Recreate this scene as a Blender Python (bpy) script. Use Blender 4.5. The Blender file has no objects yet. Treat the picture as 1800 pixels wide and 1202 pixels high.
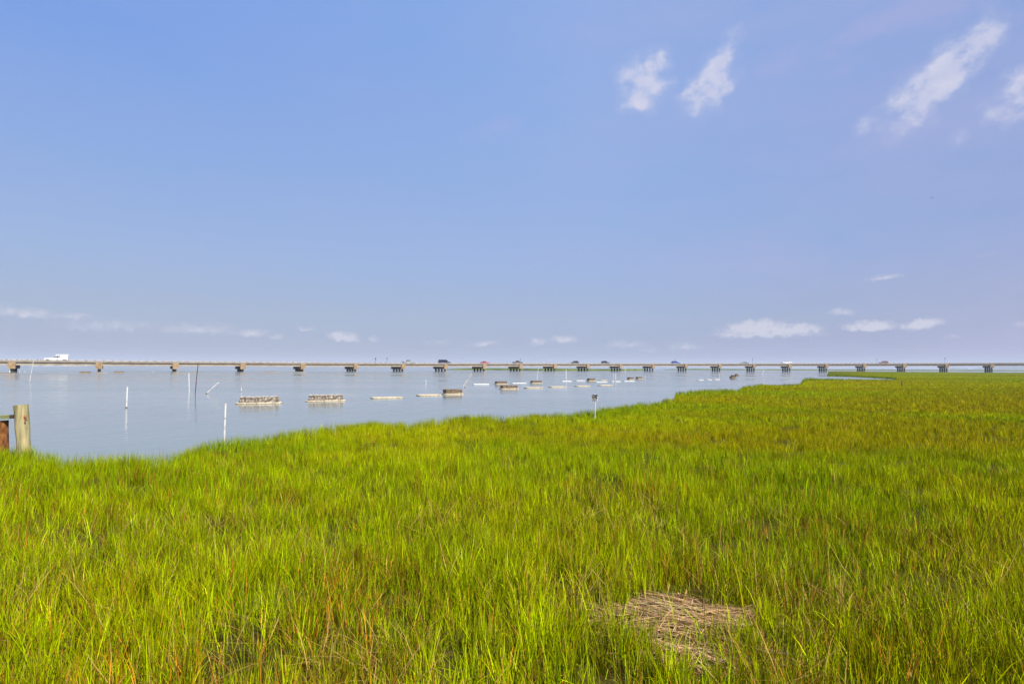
import bpy, bmesh, math, random
import numpy as np
from mathutils import Vector, Matrix, noise as mnoise

random.seed(7)
rng = np.random.default_rng(11)
scene = bpy.context.scene
COL = scene.collection
R = math.radians

# ------------------------------------------------------------------ camera
CAM_H = 2.3
F = 1000.0                                   # focal length in pixels of the 1800 px wide photograph
cam_data = bpy.data.cameras.new("camera")
cam = bpy.data.objects.new("camera", cam_data)
COL.objects.link(cam)
cam_data.sensor_width = 36.0
cam_data.lens = F / 1800 * 36.0
cam_data.clip_start = 0.1
cam_data.clip_end = 60000
CAM_M = Matrix.Rotation(R(90) + math.atan((644.6 - 601) / F), 4, 'X') @ Matrix.Rotation(0.0046, 4, 'Z')
cam.matrix_world = Matrix.Translation((0, 0, CAM_H)) @ CAM_M
scene.camera = cam
M3 = CAM_M.to_3x3()


def ray(px, py):
    return (M3 @ Vector(((px - 900) / F, -(py - 601) / F, -1))).normalized()


def on_plane(px, py, z=0.0):
    """where the sight line through a photo pixel meets the level z"""
    d = ray(px, py)
    return Vector((0, 0, CAM_H)) + d * ((z - CAM_H) / d.z)


def at_depth(px, py, y):
    d = ray(px, py)
    return Vector((0, 0, CAM_H)) + d * (y / d.y)


# ------------------------------------------------------------------ helpers
def link(name, me, mat=None, parent=None):
    o = bpy.data.objects.new(name, me)
    COL.objects.link(o)
    if mat is not None and me is not None and len(me.materials) == 0:
        me.materials.append(mat)
    if parent is not None:
        o.parent = parent
    return o


def tag(o, label=None, cat=None, group=None, kind=None):
    if label: o["label"] = label
    if cat: o["category"] = cat
    if group: o["group"] = group
    if kind: o["kind"] = kind
    return o


def empty(name, loc, rz=0.0, label=None, cat=None, group=None):
    o = bpy.data.objects.new(name, None)
    COL.objects.link(o)
    o.location = loc
    o.rotation_euler = (0, 0, rz)
    o.empty_display_size = 0.3
    return tag(o, label, cat, group)


def bm_mesh(name, bm, smooth=False):
    bmesh.ops.recalc_face_normals(bm, faces=bm.faces)
    me = bpy.data.meshes.new(name)
    bm.to_mesh(me)
    bm.free()
    if smooth:
        for p in me.polygons: p.use_smooth = True
    return me


def add_box(bm, lo, hi, m=None):
    vs = []
    for z in (lo[2], hi[2]):
        for (x, y) in ((lo[0], lo[1]), (hi[0], lo[1]), (hi[0], hi[1]), (lo[0], hi[1])):
            v = Vector((x, y, z))
            vs.append(bm.verts.new(m @ v if m else v))
    for f in ((0, 3, 2, 1), (4, 5, 6, 7), (0, 1, 5, 4), (1, 2, 6, 5), (2, 3, 7, 6), (3, 0, 4, 7)):
        bm.faces.new([vs[i] for i in f])
    return vs


def add_tube(bm, pts, rad, n=10, closed=False, cap=True):
    """a round tube along a list of points; rad is a number or one per point"""
    pts = [Vector(p) for p in pts]
    rings = []
    L = len(pts)
    for i, p in enumerate(pts):
        if closed:
            d = pts[(i + 1) % L] - pts[i - 1]
        else:
            d = pts[min(i + 1, L - 1)] - pts[max(i - 1, 0)]
        d.normalize()
        a = Vector((0, 0, 1)) if abs(d.z) < 0.9 else Vector((1, 0, 0))
        u = d.cross(a).normalized()
        v = d.cross(u)
        r = rad[i] if isinstance(rad, (list, tuple)) else rad
        rings.append([bm.verts.new(p + (u * math.cos(2 * math.pi * k / n) + v * math.sin(2 * math.pi * k / n)) * r) for k in range(n)])
    for i in range(L if closed else L - 1):
        a, b = rings[i], rings[(i + 1) % L]
        for k in range(n):
            bm.faces.new((a[k], a[(k + 1) % n], b[(k + 1) % n], b[k]))
    if cap and not closed:
        bm.faces.new(rings[0][::-1])
        bm.faces.new(rings[-1])


def add_prism(bm, poly, y0, y1, sy=None):
    """side outline poly of (x, z), extruded in y; sy(z) narrows it"""
    a, b = [], []
    for x, z in poly:
        s = sy(z) if sy else 1.0
        a.append(bm.verts.new((x, y0 * s, z)))
        b.append(bm.verts.new((x, y1 * s, z)))
    bm.faces.new(a)
    bm.faces.new(b[::-1])
    n = len(poly)
    for i in range(n):
        bm.faces.new((a[i], b[i], b[(i + 1) % n], a[(i + 1) % n]))


# ------------------------------------------------------------------ materials
def new_mat(name):
    m = bpy.data.materials.new(name)
    m.use_nodes = True
    nt = m.node_tree
    return m, nt, nt.nodes["Principled BSDF"]


def nd(nt, typ, **kw):
    n = nt.nodes.new(typ)
    for k, v in kw.items():
        if k in n.inputs.keys() if isinstance(k, str) else False:
            n.inputs[k].default_value = v
        else:
            setattr(n, k, v)
    return n


def noisy(name, c1, c2, scale=3.0, rough=0.6, detail=6.0, bump=0.0, spec=0.4, metal=0.0, stretch=None, c3=None, coord='Object', lo=0.35, hi=0.65):
    m, nt, b = new_mat(name)
    tc = nd(nt, 'ShaderNodeTexCoord')
    mp = nd(nt, 'ShaderNodeMapping')
    if stretch: mp.inputs['Scale'].default_value = stretch
    nz = nd(nt, 'ShaderNodeTexNoise')
    nz.inputs['Scale'].default_value = scale
    nz.inputs['Detail'].default_value = detail
    nt.links.new(tc.outputs[coord], mp.inputs['Vector'])
    nt.links.new(mp.outputs[0], nz.inputs['Vector'])
    cr = nd(nt, 'ShaderNodeValToRGB')
    cr.color_ramp.elements[0].position = lo
    cr.color_ramp.elements[1].position = hi
    cr.color_ramp.elements[0].color = (*c1, 1)
    cr.color_ramp.elements[1].color = (*c2, 1)
    if c3:
        e = cr.color_ramp.elements.new(0.5 * (lo + hi))
        e.color = (*c3, 1)
    nt.links.new(nz.outputs['Fac'], cr.inputs['Fac'])
    nt.links.new(cr.outputs['Color'], b.inputs['Base Color'])
    b.inputs['Roughness'].default_value = rough
    b.inputs['Specular IOR Level'].default_value = spec
    b.inputs['Metallic'].default_value = metal
    if bump:
        bp = nd(nt, 'ShaderNodeBump')
        bp.inputs['Strength'].default_value = bump
        bp.inputs['Distance'].default_value = 0.02
        nt.links.new(nz.outputs['Fac'], bp.inputs['Height'])
        nt.links.new(bp.outputs[0], b.inputs['Normal'])
    return m


M = {}
M['concrete'] = noisy('concrete', (.20, .165, .125), (.285, .24, .185), .6, .85, 8, spec=.2)
M['girder_concrete'] = noisy('girder_concrete', (.25, .205, .155), (.34, .285, .22), .5, .85, 8, spec=.2)
M['pier_concrete'] = noisy('pier_concrete', (.23, .15, .08), (.345, .245, .14), .9, .9, 8, spec=.2)
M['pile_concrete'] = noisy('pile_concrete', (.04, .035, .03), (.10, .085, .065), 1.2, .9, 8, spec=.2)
M['rail'] = noisy('rail', (.34, .32, .305), (.43, .405, .39), 1.0, .7, spec=.3)
M['rail_post'] = noisy('rail_post', (.10, .09, .085), (.16, .145, .13), 2.0, .8, spec=.3)
M['asphalt'] = noisy('asphalt', (.05, .05, .05), (.075, .072, .07), 4, .9, spec=.2)
M['pvc'] = noisy('pvc', (.32, .30, .26), (.60, .59, .57), 4, .5, 6, spec=.4, lo=.28, hi=.5)
M['pvc_cream'] = noisy('pvc_cream', (.16, .125, .08), (.54, .47, .34), 5, .6, 8, spec=.3, c3=(.44, .37, .26), lo=.30, hi=.62)
M['pvc_fouled'] = noisy('pvc_fouled', (.06, .055, .045), (.14, .12, .09), 20, .8, spec=.2)
M['collar'] = noisy('collar', (.22, .21, .19), (.34, .33, .30), 20, .6)
M['lit_top'] = noisy('lit_top', (.30, .27, .23), (.58, .54, .48), 8, .8, 8, spec=.2)  # paler than the net: sunlight on the cage tops put into the colour
M['net'] = noisy('net', (.10, .085, .07), (.44, .39, .33), 9, .9, 8, spec=.2, c3=(.22, .18, .14), lo=.38, hi=.66)
M['net_brown'] = noisy('net_brown', (.07, .052, .038), (.26, .20, .135), 12, .9, 8, spec=.2, c3=(.14, .10, .065))
M['dark_stick'] = noisy('dark_stick', (.045, .03, .025), (.10, .06, .05), 12, .8, spec=.2, stretch=(1, 1, .2))
M['old_wood'] = noisy('old_wood', (.20, .16, .07), (.44, .33, .15), 5, .9, 9, bump=.6, spec=.15, stretch=(3, 3, .35), c3=(.30, .28, .15))
M['beam_wood'] = noisy('beam_wood', (.14, .17, .07), (.34, .36, .18), 6, .9, 9, bump=.5, spec=.15, stretch=(.4, 3, 3))
M['rust_wood'] = noisy('rust_wood', (.03, .016, .008), (.30, .13, .035), 5, .9, 9, bump=.6, spec=.15, stretch=(2, 2, .8), c3=(.16, .06, .02))
M['rust'] = noisy('rust', (.22, .06, .02), (.45, .16, .07), 20, .8, spec=.2)
M['sign_white'] = noisy('sign_white', (.62, .62, .60), (.72, .72, .70), 6, .5)
M['sign_black'] = noisy('sign_black', (.012, .012, .014), (.03, .03, .03), 30, .6)
M['glass'] = noisy('glass', (.010, .013, .018), (.016, .02, .026), 2, .08, spec=.6)
M['tyre'] = noisy('tyre', (.012, .012, .012), (.025, .025, .025), 20, .85, spec=.2)
M['rim'] = noisy('rim', (.30, .30, .31), (.42, .42, .43), 8, .35, metal=.7)
M['trim'] = noisy('trim', (.02, .02, .02), (.04, .04, .04), 8, .6)
M['lamp_clear'] = noisy('lamp_clear', (.6, .6, .6), (.75, .75, .75), 8, .15)
M['lamp_red'] = noisy('lamp_red', (.30, .01, .01), (.42, .02, .02), 8, .2)
M['bird'] = noisy('bird', (.02, .02, .02), (.06, .055, .05), 20, .8)
M['sign_green'] = noisy('sign_green', (.03, .05, .045), (.05, .07, .06), 5, .6)
M['steel'] = noisy('steel', (.12, .13, .14), (.2, .2, .21), 5, .5, metal=.5)


def paint(name, c, rough=.3):
    m, nt, b = new_mat(name)
    tc = nd(nt, 'ShaderNodeTexCoord')
    nz = nd(nt, 'ShaderNodeTexNoise')
    nz.inputs['Scale'].default_value = 1.5
    nt.links.new(tc.outputs['Object'], nz.inputs['Vector'])
    mx = nd(nt, 'ShaderNodeMix', data_type='RGBA')
    mx.inputs[6].default_value = (*[x * .85 for x in c], 1)
    mx.inputs[7].default_value = (*c, 1)
    nt.links.new(nz.outputs['Fac'], mx.inputs[0])
    nt.links.new(mx.outputs[2], b.inputs['Base Color'])
    b.inputs['Roughness'].default_value = rough
    b.inputs['Coat Weight'].default_value = .5
    b.inputs['Coat Roughness'].default_value = .1
    return m


# grass: colour comes from each blade's own colour
def attr_mat(name, translucent=.3, rough=.5, spec=.25):
    m, nt, b = new_mat(name)
    at = nd(nt, 'ShaderNodeAttribute')
    at.attribute_name = 'blade_colour'
    nt.links.new(at.outputs['Color'], b.inputs['Base Color'])
    b.inputs['Roughness'].default_value = rough
    b.inputs['Specular IOR Level'].default_value = spec
    out = nt.nodes['Material Output']
    tr = nd(nt, 'ShaderNodeBsdfTranslucent')
    nt.links.new(at.outputs['Color'], tr.inputs['Color'])
    ms = nd(nt, 'ShaderNodeMixShader')
    ms.inputs[0].default_value = translucent
    nt.links.new(b.outputs[0], ms.inputs[1])
    nt.links.new(tr.outputs[0], ms.inputs[2])
    nt.links.new(ms.outputs[0], out.inputs['Surface'])
    return m


M['grass'] = attr_mat('grass', .13, .9, .0)
M['straw'] = attr_mat('straw', .08, .9, .02)


def ground_mat():
    m, nt, b = new_mat('marsh_mud')
    tc = nd(nt, 'ShaderNodeTexCoord')
    n1 = nd(nt, 'ShaderNodeTexNoise')
    n1.inputs['Scale'].default_value = 14
    n1.inputs['Detail'].default_value = 8
    n2 = nd(nt, 'ShaderNodeTexNoise')
    n2.inputs['Scale'].default_value = .35
    n2.inputs['Detail'].default_value = 4
    for n in (n1, n2): nt.links.new(tc.outputs['Object'], n.inputs['Vector'])
    c1 = nd(nt, 'ShaderNodeValToRGB')
    c1.color_ramp.elements[0].position = .35
    c1.color_ramp.elements[1].position = .7
    c1.color_ramp.elements[0].color = (.012, .008, .004, 1)
    c1.color_ramp.elements[1].color = (.070, .045, .020, 1)
    c2 = nd(nt, 'ShaderNodeValToRGB')
    c2.color_ramp.elements[0].position = .4
    c2.color_ramp.elements[1].position = .65
    c2.color_ramp.elements[0].color = (.07, .085, .008, 1)
    c2.color_ramp.elements[1].color = (.12, .10, .012, 1)
    nt.links.new(n1.outputs['Fac'], c1.inputs['Fac'])
    nt.links.new(n2.outputs['Fac'], c2.inputs['Fac'])
    mx = nd(nt, 'ShaderNodeMix', data_type='RGBA')
    mx.inputs[0].default_value = .45
    nt.links.new(c1.outputs[0], mx.inputs[6])
    nt.links.new(c2.outputs[0], mx.inputs[7])
    nt.links.new(mx.outputs[2], b.inputs['Base Color'])
    b.inputs['Roughness'].default_value = .95
    b.inputs['Specular IOR Level'].default_value = 0.0
    return m


M['mud'] = ground_mat()


def water_mat():
    m, nt, b = new_mat('bay_water')
    tc = nd(nt, 'ShaderNodeTexCoord')
    b.inputs['Base Color'].default_value = (.185, .21, .19, 1)
    b.inputs['IOR'].default_value = 1.34
    b.inputs['Specular IOR Level'].default_value = .5
    # ripples of three sizes, in metres
    hs = []
    for sc, st in ((2.2, (1, .6, 1)), (7.0, (1, .5, 1)), (.45, (1, .45, 1))):
        mp = nd(nt, 'ShaderNodeMapping')
        mp.inputs['Scale'].default_value = st
        mp.inputs['Rotation'].default_value = (0, 0, R(-20))
        nz = nd(nt, 'ShaderNodeTexNoise')
        nz.inputs['Scale'].default_value = sc
        nz.inputs['Detail'].default_value = 3
        nt.links.new(tc.outputs['Object'], mp.inputs['Vector'])
        nt.links.new(mp.outputs[0], nz.inputs['Vector'])
        hs.append((nz, sc))
    acc = None
    for nz, sc in hs:
        mu = nd(nt, 'ShaderNodeMath', operation='MULTIPLY')
        mu.inputs[1].default_value = .05 / sc
        nt.links.new(nz.outputs['Fac'], mu.inputs[0])
        if acc is None:
            acc = mu
        else:
            ad = nd(nt, 'ShaderNodeMath', operation='ADD')
            nt.links.new(acc.outputs[0], ad.inputs[0])
            nt.links.new(mu.outputs[0], ad.inputs[1])
            acc = ad
    # calm and ruffled bands
    mp = nd(nt, 'ShaderNodeMapping')
    mp.inputs['Scale'].default_value = (.009, .05, 1)
    mp.inputs['Rotation'].default_value = (0, 0, R(8))
    nz = nd(nt, 'ShaderNodeTexNoise')
    nz.inputs['Scale'].default_value = 1
    nz.inputs['Detail'].default_value = 4
    nt.links.new(tc.outputs['Object'], mp.inputs['Vector'])
    nt.links.new(mp.outputs[0], nz.inputs['Vector'])
    mr = nd(nt, 'ShaderNodeMapRange')
    mr.inputs['From Min'].default_value = .35
    mr.inputs['From Max'].default_value = .68
    mr.inputs['To Min'].default_value = .15
    mr.inputs['To Max'].default_value = 1.25
    nt.links.new(nz.outputs['Fac'], mr.inputs['Value'])
    bp = nd(nt, 'ShaderNodeBump')
    bp.inputs['Distance'].default_value = 1.0
    nt.links.new(acc.outputs[0], bp.inputs['Height'])
    nt.links.new(mr.outputs[0], bp.inputs['Strength'])
    nt.links.new(bp.outputs[0], b.inputs['Normal'])
    mr2 = nd(nt, 'ShaderNodeMapRange')
    mr2.inputs['From Min'].default_value = .35
    mr2.inputs['From Max'].default_value = .68
    mr2.inputs['To Min'].default_value = .05
    mr2.inputs['To Max'].default_value = .20
    nt.links.new(nz.outputs['Fac'], mr2.inputs['Value'])
    nt.links.new(mr2.outputs[0], b.inputs['Roughness'])
    return m


M['water'] = water_mat()

# ------------------------------------------------------------------ noise for scattering
_LAT = rng.random((8, 256, 256))


def vnoise(x, y, s, seed=0):
    x = x / s + 1000.3 + seed * 17.7
    y = y / s + 1000.7 + seed * 5.3
    xi = np.floor(x).astype(int); yi = np.floor(y).astype(int)
    fx = x - xi; fy = y - yi
    fx = fx * fx * (3 - 2 * fx); fy = fy * fy * (3 - 2 * fy)
    L = _LAT[seed % 8]
    a = L[xi % 256, yi % 256]; b = L[(xi + 1) % 256, yi % 256]
    c = L[xi % 256, (yi + 1) % 256]; d = L[(xi + 1) % 256, (yi + 1) % 256]
    return (a * (1 - fx) + b * fx) * (1 - fy) + (c * (1 - fx) + d * fx) * fy


def fbm(x, y, s, seed=0, o=4):
    t = 0; amp = 1.0; tot = 0
    for k in range(o):
        t = t + amp * vnoise(x, y, s / 2 ** k, seed + k)
        tot += amp; amp *= .55
    return t / tot


# ------------------------------------------------------------------ water
bm = bmesh.new()
W = 6000
vs = [bm.verts.new(v) for v in ((-W, -60, 0), (W, -60, 0), (W, W, 0), (-W, W, 0))]
bm.faces.new(vs)
tag(link('water', bm_mesh('water', bm), M['water']), 'calm blue bay water under the long bridge', kind='structure')

# ------------------------------------------------------------------ marsh outline: distance of the shore by bearing
ZT = .33        # the dense part of the fringe stands this high above the water
shore_px = [(-520, 775), (-200, 776), (0, 777), (50, 779), (75, 786), (110, 793), (165, 797), (230, 795), (290, 795), (318, 788), (340, 777), (370, 771),
            (400, 768), (470, 765), (530, 752), (600, 745), (650, 737), (690, 739), (715, 746), (740, 739), (800, 731), (850, 728), (900, 729), (950, 726),
            (1000, 724), (1050, 717), (1100, 711.5), (1150, 705.5), (1184, 700.5), (1188, 691), (1220, 687), (1260, 685.5), (1298, 685), (1308, 680), (1340, 676.5), (1400, 676.5),
            (1409, 674), (1413, 668), (1440, 666.5), (1500, 667.3), (1540, 667.6), (1575, 667.5)]
sp = [on_plane(x, y, float(np.interp(x, [150, 560], [.43, ZT]))) for x, y in shore_px]
sh_az = np.array([math.atan2(p.x, p.y) for p in sp]); sh_r = np.array([math.hypot(p.x, p.y) for p in sp])


def az_of(px): return math.atan2((px - 900) / F, 1.0)


AZC = az_of(1575)          # where the creek ends
far_px = [(1455, 661.0), (1470, 660.9), (1490, 661.6), (1530, 663.6), (1567, 665.6), (1575, 666.5)]
fp = [on_plane(x, y, 0.05) for x, y in far_px]
fa_az = np.array([math.atan2(p.x, p.y) for p in fp]); fa_r = np.array([math.hypot(p.x, p.y) for p in fp])
R3 = 392.0                  # outer edge of the marsh, under the bridge
INL = (az_of(1462), az_of(1486), 205.0, 222.0)


def marsh_sd(x, y):
    """signed distance-like value: > 0 on the marsh, metres"""
    az = np.arctan2(x, y); r = np.hypot(x, y)
    r1 = np.interp(az, sh_az, sh_r) * (1 + .015 * (fbm(x, y, 3.0, 3) - .5))
    d1 = np.where(az < AZC, r1 - r, R3 - r)
    d1 = np.where(az < -R(100), 4 - r * 0 - 0, d1)
    # beyond the creek
    r2 = np.interp(az, fa_az, fa_r)
    edge = (az - az_of(1457 + 0)) * r + 2.5 * (fbm(x, y, 12, 5) - .5)
    d2 = np.minimum(np.minimum(r - r2, R3 - r + 10 * (fbm(x, y, 20, 2) - .5)), edge)
    inl = np.minimum(np.minimum(r - INL[2], INL[3] - r), (INL[1] - az) * r)
    d2 = np.where(az < INL[1], np.minimum(d2, -inl), d2)
    d2 = np.where(az < AZC, d2, -1e9)
    return np.maximum(d1, d2)


def ground_z(x, y):
    sd = marsh_sd(x, y); r = np.hypot(x, y)
    k = np.clip(sd / (0.5 + .012 * r), -1.5, 1)
    return -.10 + .22 * np.where(k > -.0, 1 - (1 - np.clip(k, 0, 1)) ** 2, k * 1.5) + .05 * (fbm(x, y, 1.2, 1) - .5) * np.clip(sd, 0, 1)


# terrain: polar sheet of soil
azs = np.linspace(R(-100), R(100), 560)
rs = np.concatenate([np.linspace(.3, 12, 60)[:-1], np.geomspace(12, 400, 190)])
A, RR = np.meshgrid(azs, rs, indexing='ij')
X = RR * np.sin(A); Y = RR * np.cos(A)
Z = ground_z(X, Y)
SD = marsh_sd(X, Y)
na, nr = A.shape
idx = np.arange(na * nr).reshape(na, nr)
q = np.stack([idx[:-1, :-1], idx[:-1, 1:], idx[1:, 1:], idx[1:, :-1]], -1).reshape(-1, 4)[:, ::-1]
keep = (SD.ravel()[q] > -6).any(1)
q = q[keep]


def mesh_np(name, verts, quads=None, loops=None, starts=None, totals=None):
    me = bpy.data.meshes.new(name)
    me.vertices.add(len(verts))
    me.vertices.foreach_set('co', np.ascontiguousarray(verts, dtype=np.float32).ravel())
    if quads is not None:
        loops = quads.ravel(); n = len(quads)
        starts = np.arange(n) * 4; totals = np.full(n, 4)
    me.loops.add(len(loops))
    me.loops.foreach_set('vertex_index', loops.astype(np.int32))
    me.polygons.add(len(starts))
    me.polygons.foreach_set('loop_start', starts.astype(np.int32))
    me.polygons.foreach_set('loop_total', totals.astype(np.int32))
    me.update(calc_edges=True)
    me.validate()
    return me


used = np.unique(q); remap = np.zeros(na * nr, int); remap[used] = np.arange(len(used))
me = mesh_np('marsh_ground', np.stack([X.ravel(), Y.ravel(), Z.ravel()], 1)[used], remap[q])
for p in me.polygons: p.use_smooth = True
tag(link('marsh_ground', me, M['mud']), 'brown peaty marsh soil under the green grass', kind='structure')

# ------------------------------------------------------------------ grass
MAT_C = on_plane(1194, 1083, .2)                 # the straw mat lies here
MAT_RX, MAT_RY = .72, .56
MAT2_C = on_plane(1215, 1150, .22)


def mat_mask(x, y):
    a = np.hypot((x - MAT_C.x) / (MAT_RX * 1.05), (y - MAT_C.y) / (MAT_RY * 1.05))
    b = np.hypot((x - MAT2_C.x) / .33, (y - MAT2_C.y) / .20)
    return np.minimum(a, b) + .60 * (vnoise(x, y, .22, 2) - .5)


def scatter(r0, r1, a0, a1, dens):
    """points with dens(r) per square metre in a ring sector"""
    out = []
    edges = np.geomspace(r0, r1, 40)
    for e0, e1 in zip(edges[:-1], edges[1:]):
        area = .5 * (a1 - a0) * (e1 * e1 - e0 * e0)
        n = rng.poisson(area * dens(.5 * (e0 + e1)))
        r = np.sqrt(rng.uniform(e0 * e0, e1 * e1, n)); a = rng.uniform(a0, a1, n)
        out.append(np.stack([r * np.sin(a), r * np.cos(a)], 1))
    return np.concatenate(out)


def lerp(a, b, t): return a + (b - a) * t


def blades(px, py, pz, h, w, lean_az, bend, tilt, face, col, seg, tipcol=None):
    """many blades as one vertex / loop list; each blade has seg quads and a pointed tip"""
    n = len(px)
    ts = np.linspace(0, 1, seg + 1)
    V = np.zeros((n, 2 * seg + 1, 3)); C = np.zeros((n, 2 * seg + 1, 3))
    dx, dy = np.sin(lean_az), np.cos(lean_az)
    sx, sy = np.cos(face), np.sin(face)
    off = np.zeros(n); up = np.zeros(n)
    for i, t in enumerate(ts):
        if i:                                   # the blade curls over towards its tip
            th = tilt + bend * (t - .5 / seg) ** 1.6
            off = off + h / seg * np.sin(th); up = up + h / seg * np.cos(th)
        cx = px + dx * off; cy = py + dy * off; cz = pz + up
        cc = col if tipcol is None else col + (tipcol - col) * (t ** 2)
        if i < seg:
            ww = w * .5 * (1.0 - .55 * t) * (0.75 + .5 * min(t * 3, 1) * .5)
            V[:, 2 * i, 0] = cx - sx * ww; V[:, 2 * i, 1] = cy - sy * ww; V[:, 2 * i, 2] = cz
            V[:, 2 * i + 1, 0] = cx + sx * ww; V[:, 2 * i + 1, 1] = cy + sy * ww; V[:, 2 * i + 1, 2] = cz
            C[:, 2 * i] = cc; C[:, 2 * i + 1] = cc
        else:
            V[:, 2 * i, 0] = cx; V[:, 2 * i, 1] = cy; V[:, 2 * i, 2] = cz
            C[:, 2 * i] = cc
    nv = 2 * seg + 1
    base = (np.arange(n) * nv)[:, None]
    loops = []; tot = []
    for i in range(seg - 1):
        loops += [2 * i, 2 * i + 1, 2 * i + 3, 2 * i + 2]; tot.append(4)
    loops += [2 * seg - 2, 2 * seg - 1, 2 * seg]; tot.append(3)
    loops = (base + np.array(loops)[None, :]).ravel()
    tot = np.tile(np.array(tot), n)
    return V.reshape(-1, 3), C.reshape(-1, 3), loops, tot


def join_blades(name, parts, mat):
    Vs, Cs, Ls, Ts = [], [], [], []
    off = 0
    for V, C, L, T in parts:
        Vs.append(V); Cs.append(C); Ls.append(L + off); Ts.append(T); off += len(V)
    V = np.concatenate(Vs); C = np.concatenate(Cs); L = np.concatenate(Ls); T = np.concatenate(Ts)
    st = np.concatenate([[0], np.cumsum(T)[:-1]])
    me = mesh_np(name, V, None, L, st, T)
    at = me.color_attributes.new('blade_colour', 'FLOAT_COLOR', 'POINT')
    at.data.foreach_set('color', np.concatenate([C, np.ones((len(C), 1))], 1).astype(np.float32).ravel())
    return link(name, me, mat)


GREEN = np.array([.140, .265, .0015]); DEEP = np.array([.055, .130, .003]); LIME = np.array([.315, .385, .0015])
YELL = np.array([.44, .41, .0015]); OLIVE = np.array([.34, .215, .002]); RUSTY = np.array([.32, .13, .012]); STRAW = np.array([.46, .31, .075]); BROWN = np.array([.15, .065, .012])


def blade_colours(x, y, sd, hue):
    n = len(x); r = np.hypot(x, y)
    far = np.clip((r - 22) / 40, 0, 1)
    nz = fbm(x, y, 4.5, 1) * (1 - far) + fbm(x * .4, y, 17.0, 1) * far
    yel = np.clip((nz - .43) * (5.0 + 3 * far) + .15 * far, 0, 1)               # yellow-green drifts
    nz = fbm(x * .6, y, 9.0, 4) * (1 - far) + fbm(x * .35, y, 19.0, 4) * far
    oli = np.clip((nz - .53) * (7 + 4 * far) + np.clip((x - 2) / 40, 0, .30), 0, 1)    # olive drifts
    gre = np.clip((fbm(x, y, 2.2, 6) - .50) * 5, 0, 1) * (1 - .6 * far)    # fresh green patches
    u = (.5 * hue + .5 * rng.random(n))[:, None]; v = rng.random(n)[:, None]
    c = GREEN + (LIME - GREEN) * (.25 + .75 * u)
    c = c + (YELL - c) * ((yel * (.75 + .25 * far))[:, None] * (.25 + .7 * v))
    c = c + (OLIVE - c) * (oli[:, None] * (.15 + .65 * rng.random(n)[:, None]))
    c = c + (GREEN * .9 - c) * (gre[:, None] * .55 * (1 - .6 * oli[:, None]))
    edge = np.exp(-np.clip(sd, 0, None) / (.9 + .028 * r))[:, None]
    c = c + (lerp(DEEP, GREEN, .55 * (1 - .8 * far[:, None])) - c) * edge * (.7 + .25 * far[:, None])
    p = rng.random(n)
    near = np.clip(1.3 - r / 17, 0, 1)
    rust_p = .015 + .10 * near ** 1.5 + .26 * np.clip((fbm(x, y, 1.1, 7) - .5) * 5, 0, 1) * (.3 + .7 * near) + .06 * oli
    k = p < rust_p
    c[k] = RUSTY * (.45 + 1.0 * rng.random(k.sum())[:, None])
    k = p > 1 - .012 - .03 * near
    c[k] = (STRAW * .85) * (.6 + .6 * rng.random(k.sum())[:, None])
    sp_ = (1 - .5 * np.clip((r - 9) / 14, 0, 1))
    c *= (.98 + sp_ * (1.18 * rng.random(n) ** 1.35 - .59))[:, None]
    return c


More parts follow.
